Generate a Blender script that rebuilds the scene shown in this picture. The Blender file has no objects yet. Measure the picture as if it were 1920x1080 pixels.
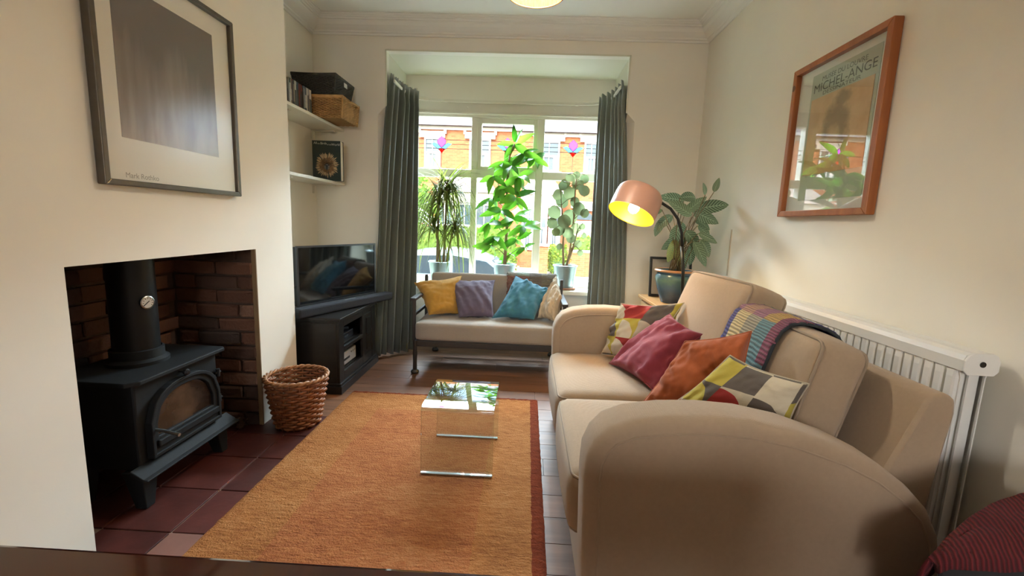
import bpy, bmesh, math, random
from mathutils import Vector, Matrix, noise
random.seed(7)
PI = math.pi
sc = bpy.context.scene
COL = sc.collection
V = Vector

# ---------------------------------------------------------------- camera
cam_data = bpy.data.cameras.new('camera'); cam = bpy.data.objects.new('camera', cam_data); COL.objects.link(cam)
sc.camera = cam
YAW, PITCH, ROLL, FPX, CAM_H = 0.0307398, 0.1471424, 0.0365739, 822.3, 1.15
_f = V((-math.sin(YAW)*math.cos(PITCH), math.cos(YAW)*math.cos(PITCH), -math.sin(PITCH)))
_r0 = V((math.cos(YAW), math.sin(YAW), 0)); _d0 = _f.cross(_r0)
_r = math.cos(ROLL)*_r0 - math.sin(ROLL)*_d0; _d = math.sin(ROLL)*_r0 + math.cos(ROLL)*_d0
_m = Matrix(((_r.x, -_d.x, -_f.x), (_r.y, -_d.y, -_f.y), (_r.z, -_d.z, -_f.z))).to_4x4()
_m.translation = (0, 0, CAM_H)
cam.matrix_world = _m
cam_data.sensor_width = 36; cam_data.lens = FPX/1920*36; cam_data.clip_start = 0.02; cam_data.clip_end = 200

# ---------------------------------------------------------------- world, sun, daylight, exposure
world = bpy.data.worlds.new('sky'); sc.world = world; world.use_nodes = True
wn = world.node_tree.nodes; wl = world.node_tree.links
sky = wn.new('ShaderNodeTexSky'); sky.sky_type = 'NISHITA'; sky.sun_disc = False
sky.sun_elevation = math.radians(48); sky.sun_rotation = math.radians(200); sky.air_density = 1.0; sky.dust_density = 4.0
wn['Background'].inputs['Strength'].default_value = 0.66
wl.new(sky.outputs['Color'], wn['Background'].inputs['Color'])

def light(name, kind, loc, energy, color=(1, 1, 1), target=None, size=None, size_y=None, radius=None):
    d = bpy.data.lights.new(name, kind); d.energy = energy; d.color = color
    if size: d.shape = 'RECTANGLE'; d.size = size; d.size_y = size_y or size
    if radius is not None: d.shadow_soft_size = radius
    o = bpy.data.objects.new(name, d); COL.objects.link(o); o.location = loc
    if target is not None: o.rotation_euler = (V(target)-V(loc)).to_track_quat('-Z', 'Y').to_euler()
    return o
sun = light('sun', 'SUN', (-4, -10, 20), .8, (1, .95, .86), (1, 12, 0)); sun.data.angle = 0.01
light('front_daylight_fill', 'AREA', (-.2, 6.4, 3.75), 1750, (.72, .87, 1), (-.2, 2.0, 1.2), 4.6, 1.8)  # added panel out of view, standing in for sky light through the bay
light('rear_fill', 'AREA', (0.0, -3.9, 1.9), 18, (.95, .97, 1), (0, 0, 1.2), 1.4, 1.2)  # added fill lamp behind the camera, outside the unseen rear window
vs = sc.view_settings
vs.view_transform = 'Standard'; vs.look = 'None'; vs.gamma = 1; vs.use_curve_mapping = False; vs.exposure = 1.46
sc.cycles.caustics_reflective = False; sc.cycles.caustics_refractive = False
sc.cycles.max_bounces = 10; sc.cycles.diffuse_bounces = 5; sc.cycles.transparent_max_bounces = 24
sc.cycles.sample_clamp_indirect = 6

# ---------------------------------------------------------------- materials
def srgb(h):
    c = [int(h[i:i+2], 16)/255 for i in (0, 2, 4)]
    return tuple(x/12.92 if x <= .04045 else ((x+.055)/1.055)**2.4 for x in c)
class N:
    """small helper round a material's node tree"""
    def __init__(s, name):
        s.m = bpy.data.materials.new(name); s.m.use_nodes = True; s.t = s.m.node_tree
        s.b = s.t.nodes['Principled BSDF']; s.out = s.t.nodes['Material Output']
    def n(s, typ, **k):
        o = s.t.nodes.new(typ)
        for a, v in k.items():
            if a.startswith('i_'): o.inputs[a[2:].replace('_', ' ')].default_value = v
            else: setattr(o, a, v)
        return o
    def l(s, a, b): s.t.links.new(a, b)
    def coord(s, kind='Object', scale=(1, 1, 1), rot=(0, 0, 0)):
        tc = s.n('ShaderNodeTexCoord'); mp = s.n('ShaderNodeMapping'); s.l(tc.outputs[kind], mp.inputs['Vector'])
        mp.inputs['Scale'].default_value = scale; mp.inputs['Rotation'].default_value = rot
        return mp.outputs['Vector']
    def noise(s, vec, scale, detail=4, rough=.55):
        o = s.n('ShaderNodeTexNoise'); o.inputs['Scale'].default_value = scale; o.inputs['Detail'].default_value = detail
        o.inputs['Roughness'].default_value = rough
        if vec is not None: s.l(vec, o.inputs['Vector'])
        return o.outputs['Fac']
    def ramp(s, fac, stops, interp='LINEAR'):
        o = s.n('ShaderNodeValToRGB'); r = o.color_ramp; r.interpolation = interp
        while len(r.elements) < len(stops): r.elements.new(.5)
        for e, (p, c) in zip(r.elements, stops): e.position = p; e.color = (*c, 1)
        s.l(fac, o.inputs['Fac']); return o.outputs['Color']
    def mix(s, fac, a, b, mode='MIX'):
        o = s.n('ShaderNodeMix'); o.data_type = 'RGBA'; o.blend_type = mode
        for v, i in ((fac, 0), (a, 6), (b, 7)):
            if hasattr(v, 'links'): s.l(v, o.inputs[i])
            else: o.inputs[i].default_value = v if i == 0 else (*v, 1)
        return o.outputs[2]
    def math(s, op, a, b=0.0, c=None):
        o = s.n('ShaderNodeMath'); o.operation = op
        for i, v in enumerate((a, b) if c is None else (a, b, c)):
            if hasattr(v, 'links'): s.l(v, o.inputs[i])
            else: o.inputs[i].default_value = v
        return o.outputs[0]
    def bump(s, h, strength=.3, dist=.01):
        o = s.n('ShaderNodeBump'); o.inputs['Strength'].default_value = strength; o.inputs['Distance'].default_value = dist
        s.l(h, o.inputs['Height']); s.l(o.outputs['Normal'], s.b.inputs['Normal'])
    def col(s, c):
        if hasattr(c, 'links'): s.l(c, s.b.inputs['Base Color'])
        else: s.b.inputs['Base Color'].default_value = (*c, 1)
    def p(s, **k):
        for a, v in k.items(): s.b.inputs[a.replace('_', ' ')].default_value = v
        return s
MATS = {}
def plain(name, hexcol, rough=.6, vary=.12, nscale=6, bump=0, bscale=60, bdist=.004, rnd=0, coord='Object', **k):
    """one colour with a soft procedural mottle, optional fine relief, optional per-object variation"""
    if name in MATS: return MATS[name]
    a = N(name); c = srgb(hexcol); vec = a.coord(coord)
    f = a.noise(vec, nscale)
    col = a.ramp(f, [(.3, tuple(x*(1-vary) for x in c)), (.7, tuple(min(1, x*(1+vary)) for x in c))])
    if rnd:
        oi = a.n('ShaderNodeObjectInfo')
        hv = a.n('ShaderNodeHueSaturation'); a.l(col, hv.inputs['Color'])
        a.l(a.math('MULTIPLY_ADD', oi.outputs['Random'], 2*rnd, 1-rnd), hv.inputs['Value'])
        col = hv.outputs['Color']
    a.col(col); a.p(Roughness=rough, **k)
    if bump: a.bump(a.noise(vec, bscale, 3), bump, bdist)
    MATS[name] = a.m; return a.m
def fabric(name, hexcol, scale=260, rough=.95, vary=.1, strength=.35):
    if name in MATS: return MATS[name]
    a = N(name); c = srgb(hexcol); vec = a.coord()
    w1 = a.n('ShaderNodeTexWave'); w1.inputs['Scale'].default_value = scale; w1.bands_direction = 'X'; a.l(vec, w1.inputs['Vector'])
    w2 = a.n('ShaderNodeTexWave'); w2.inputs['Scale'].default_value = scale; w2.bands_direction = 'Z'; a.l(vec, w2.inputs['Vector'])
    n1 = a.noise(vec, 90, 3); h = a.math('ADD', a.math('ADD', w1.outputs['Fac'], w2.outputs['Fac']), a.math('MULTIPLY', n1, 1.5))
    f = a.math('ADD', a.math('MULTIPLY', a.noise(vec, 5), .6), a.math('MULTIPLY', n1, .4))
    a.col(a.ramp(f, [(.3, tuple(x*(1-vary) for x in c)), (.7, tuple(min(1, x*(1+vary)) for x in c))]))
    a.p(Roughness=rough); a.b.inputs['Sheen Weight'].default_value = .15
    a.bump(h, strength, .002); MATS[name] = a.m; return a.m
def glass(name, tint=(1, 1, 1), boost=1.0, ior=1.5, rough=0.0):
    """thin sheet glass: clear, with fresnel reflection"""
    if name in MATS: return MATS[name]
    a = N(name); tr = a.n('ShaderNodeBsdfTransparent'); tr.inputs['Color'].default_value = (*tint, 1)
    gl = a.n('ShaderNodeBsdfGlossy'); gl.inputs['Roughness'].default_value = rough
    fr = a.n('ShaderNodeFresnel'); ge = a.n('ShaderNodeNewGeometry')   # same reflectance on both faces of the sheet
    a.l(a.math('MULTIPLY_ADD', ge.outputs['Backfacing'], 1/ior-ior, ior), fr.inputs['IOR'])
    mx = a.n('ShaderNodeMixShader'); a.l(a.math('MINIMUM', a.math('MULTIPLY', fr.outputs[0], boost), 1.0), mx.inputs[0])
    a.l(tr.outputs[0], mx.inputs[1]); a.l(gl.outputs[0], mx.inputs[2]); a.l(mx.outputs[0], a.out.inputs['Surface'])
    MATS[name] = a.m; return a.m
def leafmat(name, c1, c2, trans=.45, rough=.45, vein=None):
    if name in MATS: return MATS[name]
    a = N(name); oi = a.n('ShaderNodeObjectInfo'); vec = a.coord()
    f = a.math('ADD', a.math('MULTIPLY', oi.outputs['Random'], .7), a.math('MULTIPLY', a.noise(vec, 14), .4))
    col = a.ramp(f, [(.2, srgb(c1)), (.85, srgb(c2))])
    if vein:
        uv = a.coord('UV'); sep = a.n('ShaderNodeSeparateXYZ'); a.l(uv, sep.inputs[0])
        ax = a.math('ABSOLUTE', a.math('SUBTRACT', sep.outputs[0], .5))
        st = a.math('SINE', a.math('MULTIPLY', a.math('SUBTRACT', sep.outputs[1], a.math('MULTIPLY', ax, .45)), 62.0))
        mid = a.math('LESS_THAN', ax, .035)
        col = a.mix(a.math('MAXIMUM', a.math('GREATER_THAN', st, .45), mid), col, srgb(vein))
    a.col(col); a.p(Roughness=rough)
    tl = a.n('ShaderNodeBsdfTranslucent'); a.l(col, tl.inputs['Color'])
    mx = a.n('ShaderNodeMixShader'); mx.inputs[0].default_value = trans
    a.l(a.b.outputs[0], mx.inputs[1]); a.l(tl.outputs[0], mx.inputs[2]); a.l(mx.outputs[0], a.out.inputs['Surface'])
    MATS[name] = a.m; return a.m

# ---------------------------------------------------------------- mesh builder (world coordinates)
class B:
    def __init__(s): s.v = []; s.f = []; s.uv = None
    def add(s, verts, faces):
        o = len(s.v); s.v += [V(p) for p in verts]; s.f += [tuple(i+o for i in f) for f in faces]; return s
    def box(s, x0, x1, y0, y1, z0, z1):
        vs_ = [(x, y, z) for z in (z0, z1) for y in (y0, y1) for x in (x0, x1)]
        return s.add(vs_, [(0, 2, 3, 1), (4, 5, 7, 6), (0, 1, 5, 4), (2, 6, 7, 3), (0, 4, 6, 2), (1, 3, 7, 5)])
    def hull8(s, bottom, top):
        n = len(bottom); fs = [tuple(range(n-1, -1, -1)), tuple(range(n, 2*n))]
        fs += [(i, (i+1) % n, (i+1) % n+n, i+n) for i in range(n)]
        return s.add(list(bottom)+list(top), fs)
    def prism(s, pts, vec):
        return s.hull8([V(p) for p in pts], [V(p)+V(vec) for p in pts])
    def tube(s, path, r, sides=8, closed=False, caps=True):
        path = [V(p) for p in path]; n = len(path); rr = r if isinstance(r, (list, tuple)) else [r]*n
        t0 = (path[1]-path[0]).normalized(); up = V((0, 0, 1)) if abs(t0.z) < .9 else V((1, 0, 0))
        a = t0.cross(up).normalized(); rings = []
        for i, p in enumerate(path):
            if closed: t = path[(i+1) % n]-path[i-1]
            else: t = path[min(i+1, n-1)]-path[max(i-1, 0)]
            t.normalize(); a = (a-t*a.dot(t)).normalized(); b = t.cross(a)
            rings.append([p+(a*math.cos(2*PI*k/sides)+b*math.sin(2*PI*k/sides))*rr[i] for k in range(sides)])
        vs_ = [q for r_ in rings for q in r_]; fs = []
        for i in range(n if closed else n-1):
            j = (i+1) % n
            for k in range(sides):
                k2 = (k+1) % sides; fs.append((i*sides+k, i*sides+k2, j*sides+k2, j*sides+k))
        if caps and not closed: fs += [tuple(range(sides-1, -1, -1)), tuple(range((n-1)*sides, n*sides))]
        return s.add(vs_, fs)
    def cyl(s, p0, p1, r0, r1=None, sides=24, caps=True):
        return s.tube([p0, p1], [r0, r0 if r1 is None else r1], sides, caps=caps)
    def lathe(s, prof, center=(0, 0, 0), sides=32, axis=None, cap0=False, cap1=False):
        """prof: list of (radius, height) along axis"""
        ax = V(axis or (0, 0, 1)).normalized(); u = ax.orthogonal().normalized(); w = ax.cross(u); c = V(center)
        if not axis: u, w = V((1, 0, 0)), V((0, 1, 0))
        n = len(prof)
        vs_ = [c+ax*h+(u*math.cos(2*PI*k/sides)+w*math.sin(2*PI*k/sides))*r for r, h in prof for k in range(sides)]
        fs = [(i*sides+k, i*sides+(k+1) % sides, (i+1)*sides+(k+1) % sides, (i+1)*sides+k) for i in range(n-1) for k in range(sides)]
        if cap0: fs.append(tuple(range(sides-1, -1, -1)))
        if cap1: fs.append(tuple(range((n-1)*sides, n*sides)))
        return s.add(vs_, fs)
    def rbox(s, c, size, r, n=9, bulge=(0, 0, 0), rot=None, warp=.55):
        c = V(c); h = V(size)/2; idx = {}; vs_ = []; fs = []
        g = [math.copysign(abs(t)**warp, t) for t in [-1+2*i/n for i in range(n+1)]]
        def vert(p):
            key = tuple(round(x, 5) for x in p)
            if key not in idx:
                q = V((p[0]*h.x, p[1]*h.y, p[2]*h.z))
                core = V([max(-(h[i]-r), min(h[i]-r, q[i])) for i in range(3)]); d = q-core
                if d.length > 1e-9: q = core+d.normalized()*r
                for i in range(3):
                    if bulge[i]:
                        j, k = (i+1) % 3, (i+2) % 3
                        q[i] += p[i]*bulge[i]*(1-p[j]**2)*(1-p[k]**2)
                if rot: q = rot @ q
                idx[key] = len(vs_); vs_.append(c+q)
            return idx[key]
        for ax in range(3):
            for sg in (-1, 1):
                for i in range(n):
                    for j in range(n):
                        def P(a, b):
                            p = [0, 0, 0]; p[ax] = sg; p[(ax+1) % 3] = g[a]; p[(ax+2) % 3] = g[b]; return tuple(p)
                        q = [vert(P(i, j)), vert(P(i+1, j)), vert(P(i+1, j+1)), vert(P(i, j+1))]
                        fs.append(tuple(q if sg > 0 else q[::-1]))
        return s.add(vs_, fs)
    def mesh(s, name, origin=V((0, 0, 0)), smooth=False):
        me = bpy.data.meshes.new(name); me.from_pydata([tuple(p-origin) for p in s.v], [], s.f)
        if s.uv:
            ul = me.uv_layers.new(name='UVMap')
            for lp in me.loops: ul.data[lp.index].uv = s.uv[lp.vertex_index]
        bm = bmesh.new(); bm.from_mesh(me); bmesh.ops.recalc_face_normals(bm, faces=bm.faces); bm.to_mesh(me); bm.free()
        if smooth:
            for p in me.polygons: p.use_smooth = True
            if smooth != 'all': me.set_sharp_from_angle(angle=math.radians(smooth if smooth is not True else 40))
        me.update(); return me
def worigin(o):
    p = V((0, 0, 0))
    while o is not None: p += o.location; o = o.parent
    return p
def obj(name, b, m, parent=None, smooth=False, bevel=0, label=None, kind=None):
    if parent is not None: org = worigin(parent)
    else:
        lo = V([min(p[i] for p in b.v) for i in range(3)]); hi = V([max(p[i] for p in b.v) for i in range(3)])
        org = V(((lo.x+hi.x)/2, (lo.y+hi.y)/2, lo.z))
    o = bpy.data.objects.new(name, b.mesh(name, org, smooth)); COL.objects.link(o)
    if parent is not None: o.parent = parent
    else: o.location = org
    for x in (m if isinstance(m, (list, tuple)) else [m]): o.data.materials.append(x)
    if bevel:
        md = o.modifiers.new('bevel', 'BEVEL'); md.width = bevel; md.segments = 2; md.limit_method = 'ANGLE'
    if label: o['label'] = label
    if kind: o['kind'] = kind
    return o
def tag(o, label, cat, group=None):
    o['label'] = label; o['category'] = cat
    if group: o['group'] = group
    return o
def thing(name, label, cat, loc, group=None):
    o = bpy.data.objects.new(name, None); COL.objects.link(o); o.location = loc; o.empty_display_size = .1
    return tag(o, label, cat, group)
def struct(name, b, m, parent=None, **k):
    o = obj(name, b, m, parent, **k); o['kind'] = 'structure'; return o
def inst(name, me, parent, loc, m=None, rot=None, scale=None):
    """a part sharing mesh data; loc in world coordinates"""
    o = bpy.data.objects.new(name, me); COL.objects.link(o)
    if parent is not None: o.parent = parent; o.location = V(loc)-worigin(parent)
    else: o.location = loc
    if rot is not None: o.rotation_euler = rot
    if scale is not None: o.scale = scale
    return o
def text(name, s, m, parent, origin, right, up, size, align='LEFT', depth=.0004, width=None, shear=0):
    cu = bpy.data.curves.new(name, 'FONT'); cu.body = s; cu.size = size; cu.align_x = align; cu.shear = shear
    to = bpy.data.objects.new(name, cu); COL.objects.link(to)
    me = bpy.data.meshes.new_from_object(to.evaluated_get(bpy.context.evaluated_depsgraph_get()))
    bpy.data.objects.remove(to)
    xs = [v.co.x for v in me.vertices] or [0, 1]; kx = (width/(max(xs)-min(xs))) if width else 1
    R, U = V(right), V(up); nn = R.cross(U); org = worigin(parent)
    for v in me.vertices: v.co = V(origin)+R*v.co.x*kx+U*v.co.y+nn*depth-org
    me.materials.clear(); me.materials.append(m)
    o = bpy.data.objects.new(name, me); COL.objects.link(o); o.parent = parent
    return o

# ---------------------------------------------------------------- room dimensions (metres, camera stands at x=0,y=0)
XL, XR, XC = -1.746, 1.32, -1.411        # alcove wall, right wall, chimney breast face
YF, YC0, YC1, YB = 3.62, .92, 2.60, -3.2  # front wall, chimney breast ends, rear wall
ZC = 2.66
BX0, BX1, BZ, YW = -1.17, .74, 2.456, 4.25  # bay opening, bay ceiling, window plane
OY0, OY1, OZ = 1.285, 2.232, .967         # fireplace opening
# ================================================================ THE ROOM SHELL
M_wall = plain('wall_paint', 'ebe6d9', .9, .025, 2, .12, 140, .0015)
M_white = plain('white_gloss_paint', 'ddd9ca', .4, .03, 5)
M_ceil = plain('ceiling_paint', 'ecebe5', .9, .02, 2)
M_reveal = plain('bay_cream_paint', 'dcd9c6', .8, .02, 3)

# wood planks
def wood(name, c1, c2, axis=0, scale=1.0, rough=.5, rnd=.12, coat=0.0):
    if name in MATS: return MATS[name]
    a = N(name); sc_ = [22, 22, 22]; sc_[axis] = 1.6
    tc = a.n('ShaderNodeTexCoord'); oi = a.n('ShaderNodeObjectInfo')
    ad = a.n('ShaderNodeVectorMath'); ad.operation = 'ADD'; a.l(tc.outputs['Object'], ad.inputs[0])
    cx = a.n('ShaderNodeCombineXYZ'); a.l(a.math('MULTIPLY', oi.outputs['Random'], 37.0), cx.inputs[axis]); a.l(cx.outputs[0], ad.inputs[1])
    mp = a.n('ShaderNodeMapping'); mp.inputs['Scale'].default_value = [x*scale for x in sc_]; a.l(ad.outputs[0], mp.inputs['Vector'])
    f1 = a.noise(mp.outputs[0], 1.0, 6, .6); f2 = a.noise(ad.outputs[0], 5, 2)
    f = a.math('ADD', a.math('MULTIPLY', f1, .75), a.math('MULTIPLY', f2, .25))
    col = a.ramp(f, [(.32, srgb(c1)), (.68, srgb(c2))])
    vo = a.n('ShaderNodeTexVoronoi'); vo.inputs['Scale'].default_value = 2.3; a.l(ad.outputs[0], vo.inputs['Vector'])
    col = a.mix(a.math('LESS_THAN', vo.outputs['Distance'], .035), col, tuple(x*.45 for x in srgb(c1)))
    hv = a.n('ShaderNodeHueSaturation'); a.l(col, hv.inputs['Color']); a.l(a.math('MULTIPLY_ADD', oi.outputs['Random'], 2*rnd, 1-rnd), hv.inputs['Value'])
    a.col(hv.outputs['Color']); a.p(Roughness=rough); a.b.inputs['Coat Weight'].default_value = coat; a.b.inputs['Coat Roughness'].default_value = .05
    a.bump(f1, .15, .002); MATS[name] = a.m; return a.m
M_board = wood('pine_boards', '5c3d2a', '80583e', 0, 1, .46)
M_under = plain('dark_gap', '2a1a12', .9)
floor = struct('floor', B().box(XL-.1, XR+.1, YB, 4.35, -.12, -.022), M_under)
pitch = .145; y = -3.19; k = 0
while y < 4.02:
    y1 = min(y+pitch, 4.03)
    x0 = XL if (y > 2.37 or y1 < 1.13) else -1.0785
    if y >= YF-.02: xa, xb = BX0, BX1
    else: xa, xb = (x0 if y1 < YC0 or y > YC1 or x0 > -1.2 else XC), XR
    if y1 > 2.37 > y:
        xa = -1.0816; obj('floorboard', B().box(XC, -1.084, 2.372, y1-.0016, -.021, 0), M_board, floor)
    segs = [(xa, xb)]
    if y > .6:
        c = xa+(xb-xa)*(.25+.5*((k*37) % 10)/10); segs = [(xa, c-.0012), (c+.0012, xb)]
    for a_, b_ in segs:
        obj('floorboard', B().box(a_, b_, y+.0016, y1-.0016, -.021, 0), M_board, floor)
    y = y1; k += 1
# ---- walls
struct('wall_right', B().box(XR, XR+.12, YB, YF+.1, -.1, ZC+.05), M_wall)
wlb = B().box(XL-.12, XL, YB, OY0-.06, -.1, ZC+.05); wlb.box(XL-.12, XL, OY1+.06, YF+.1, -.1, ZC+.05); wlb.box(XL-.12, XL, OY0-.06, OY1+.06, 1.56, ZC+.05)
struct('wall_left', wlb, M_wall)
wf = B()
wf.box(XL, BX0-.063, YF, YF+.1, -.1, ZC); wf.box(BX1+.063, XR, YF, YF+.1, -.1, ZC); wf.box(BX0-.063, BX1+.063, YF, YF+.1, BZ, ZC)
for s, xj in ((1, BX0), (-1, BX1)):
    xo = xj-s*.063
    low = lambda z: [(xo, YF, z), (xj, YF+.063, z), (xj, YF+.1, z), (xo, YF+.1, z)]
    full = lambda z: [(xo, YF, z), (xj, YF, z), (xj, YF+.1, z), (xo, YF+.1, z)]
    wf.hull8(low(-.1), low(1.965)); wf.hull8(low(1.965), full(2.03)); wf.hull8(full(2.03), full(BZ))
struct('wall_front', wf, M_wall)
# bay: reveals, ceiling, apron, head above the window
struct('wall_bay_left', B().box(BX0-.1, BX0, YF+.1, 4.35, -.1, BZ+.05), M_reveal)
struct('wall_bay_right', B().box(BX1, BX1+.1, YF+.1, 4.35, -.1, BZ+.05), M_reveal)
struct('wall_bay_apron', B().box(BX0, BX1, 4.03, 4.33, -.1, .512), plain('apron_paint', 'cfccc4', .7, .02))
struct('wall_bay_head', B().box(BX0, BX1, YW-.03, 4.35, 2.24, BZ+.05), M_wall)
cb = B().box(BX0, BX1, YF+.1, 4.35, BZ, BZ+.06)
struct('ceiling_bay', cb, M_reveal)
tb = B()
for s, xj in ((1, BX0), (-1, BX1)):   # slim painted bead round the opening
    tb.box(min(xj, xj+s*.012), max(xj, xj+s*.012), YF-.004, YF+.004, 2.03, BZ)
tb.box(BX0, BX1, YF-.004, YF+.004, BZ-.012, BZ)
struct('trim_bay', tb, M_reveal)
struct('ceiling', B().box(XL-.1, XR+.1, YB, YF+.1, ZC, ZC+.1), M_ceil)
# rear wall with an added window, unseen behind the camera, sized for fill light
wr = B(); wr.box(XL, -.7, YB-.12, YB, -.1, ZC); wr.box(.7, XR, YB-.12, YB, -.1, ZC); wr.box(-.7, .7, YB-.12, YB, -.1, 1.0); wr.box(-.7, .7, YB-.12, YB, 2.2, ZC)
struct('wall_rear', wr, M_wall)
w2 = B()
for x in (-.7, -.03, .64): w2.box(x, x+.06, YB-.09, YB-.03, 1.0, 2.2)
w2.box(-.7, .7, YB-.09, YB-.03, 1.0, 1.06); w2.box(-.7, .7, YB-.09, YB-.03, 2.14, 2.2)
struct('window_added', w2, M_white)
# ---- cornice
prof = [(0, 2.55), (.012, 2.55), (.014, 2.562), (.026, 2.566), (.03, 2.575), (.05, 2.585), (.075, 2.60), (.09, 2.618), (.092, 2.628), (.102, 2.63),
        (.105, 2.64), (.115, 2.642), (.118, 2.649), (.128, 2.65), (.133, 2.656), (.145, 2.657), (.145, 2.66), (0, 2.66)]
def cornice(name, f, a, b, ma, mb):
    s0 = [f(a+ma*d, d, z) for d, z in prof]; s1 = [f(b-mb*d, d, z) for d, z in prof]
    struct(name, B().hull8(s0, s1), M_ceil)
cornice('trim_1', lambda t, d, z: (t, YF-d, z), XL, XR, 1, 1)
cornice('trim_2', lambda t, d, z: (XR-d, t, z), YB, YF, 0, 1)
cornice('trim_3', lambda t, d, z: (XL+d, t, z), YC1, YF, 1, 1)
cornice('trim_4', lambda t, d, z: (t, YC1+d, z), XL, XC, 1, -1)
cornice('trim_5', lambda t, d, z: (XC+d, t, z), YC0, YC1, -1, -1)
# ---- chimney breast with the fireplace recess
RX = -1.86   # face of the brick back of the recess
cbm = B()
for ya, yb, yc, yd in ((YC0, OY0, YC0, OY0-.052), (OY1, YC1, OY1+.052, YC1)):
    cbm.box(-1.425, XC, ya, yb, -.1, ZC); cbm.box(XL, -1.425, yc, yd, -.1, ZC)
cbm.box(-1.5, -1.425, OY0-.052, OY0, OZ, ZC); cbm.box(-1.5, -1.425, OY1, OY1+.052, OZ, ZC)
cbm.box(-1.50, XC, OY0, OY1, OZ, ZC)
wc = struct('wall_chimney', cbm, M_wall)
M_soot = plain('sooty_mortar', '4f3c30', .95, .2, 20)
rec = B(); rec.box(RX-.08, RX-.012, OY0-.06, OY1+.06, -.1, 1.5); rec.box(RX-.01, -1.426, OY1+.01, OY1+.05, -.02, OZ-.001); rec.box(RX-.01, -1.501, OY1+.01, OY1+.05, OZ, 1.5)
rec.box(RX-.01, -1.426, OY0-.05, OY0-.012, -.02, OZ-.001); rec.box(RX-.01, -1.501, OY0-.05, OY0-.012, OZ, 1.5); rec.box(RX-.05, -1.501, OY0-.05, OY1+.05, 1.5, 1.55)
struct('recess_backing', rec, M_soot, wc)
def brickmat():
    a = N('brick'); oi = a.n('ShaderNodeObjectInfo'); vec = a.coord('Generated')
    base = a.ramp(oi.outputs['Random'], [(0, srgb('332a25')), (.22, srgb('523426')), (.5, srgb('613c2a')), (.75, srgb('6e4a38')), (1, srgb('80604e'))])
    n = a.noise(a.coord(), 38, 5); a.col(a.mix(a.math('MULTIPLY', n, .55), base, srgb('4d382c'))); a.p(Roughness=.92)
    a.bump(a.noise(a.coord(), 60, 4), .6, .006); MATS['brick'] = a.m; return a.m
M_brick = brickmat()
def brick_mesh(i, L, Hh, D):
    rr = random.Random(i); b = B().rbox((0, 0, 0), (D, L, Hh), .006, 3, warp=.45)
    for p in b.v: p += V((rr.uniform(-1, 1)*.003, rr.uniform(-1, 1)*.003, rr.uniform(-1, 1)*.002))
    me = b.mesh('brick'); me.materials.append(M_brick); return me
bm_long = [brick_mesh(i, .213, .064, .03) for i in range(4)]; bm_half = [brick_mesh(9+i, .101, .064, .03) for i in range(3)]
rb = random.Random(3)
def course(fixed, along0, along1, axis, z, off):
    t = along0-off*.1125
    while t < along1-.02:
        L = .225; c0, c1 = max(t, along0), min(t+L, along1)
        if c1-c0 > .05:
            me = rb.choice(bm_long if c1-c0 > .15 else bm_half); nat = .213 if c1-c0 > .15 else .101
            mid = (c0+c1)/2; sc_ = (c1-c0-.011)/nat; dx = rb.uniform(-.004, .004)
            if axis == 'y': inst('brick', me, wc, (fixed+dx, mid, z), scale=(1, sc_, 1))
            else: inst('brick', me, wc, (mid, fixed+dx, z), rot=(0, 0, PI/2), scale=(1, sc_, 1))
        t += L
for i in range(19):
    z = .036+i*.0752
    course(RX, OY0, OY1, 'y', z, i % 2)
    course(OY1+.004, RX+.012, -1.425 if z < OZ-.04 else -1.51, 'x', z, (i+1) % 2)
# thin wooden bead on the far jamb
obj('jamb_bead', B().box(XC-.02, XC+.003, OY1-.003, OY1+.004, 0, OZ), plain('jamb_wood', '7d6546', .6), wc)
# ---- hearth of quarry tiles
hearth = thing('hearth', 'hearth of dark red quarry tiles under the black stove', 'hearth', (-1.41, 1.75, 0))
obj('mortar_bed', B().box(XC+.001, -1.08, 1.13, 2.37, -.021, -.004).box(RX, XC, OY0+.001, OY1-.001, -.021, -.004), plain('grout', '8d7666', .9, .15, 30), hearth)
M_tile = plain('quarry_tile', '4d241e', .45, .3, 9, .25, 25, .004, rnd=.22); M_tile2 = plain('pale_quarry_tile', '80594e', .5, .12, 9)
xs = [RX+.02, -1.66, -1.50, -1.243, -1.08]; ysj = [1.132, 1.393, 1.648, 1.903, 2.128, 2.368]
for i in range(4):
    for j in range(5):
        if xs[i+1] <= -1.5 and not (OY0-.02 < (ysj[j]+ysj[j+1])/2 < OY1+.02): continue
        y0, y1 = max(ysj[j], OY0) if xs[i] < XC-.1 else ysj[j], min(ysj[j+1], OY1) if xs[i] < XC-.12 else ysj[j+1]
        if y1-y0 < .03: continue
        o = obj('tile', B().box(xs[i]+.003, xs[i+1]-.003, y0+.003, y1-.003, -.01, .001+.002*random.random()), M_tile2 if (i == 3 and j == 0) else M_tile, hearth, bevel=.002)
        if i == 3 and j == 0: o['label'] = 'pale pink worn tile'
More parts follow.
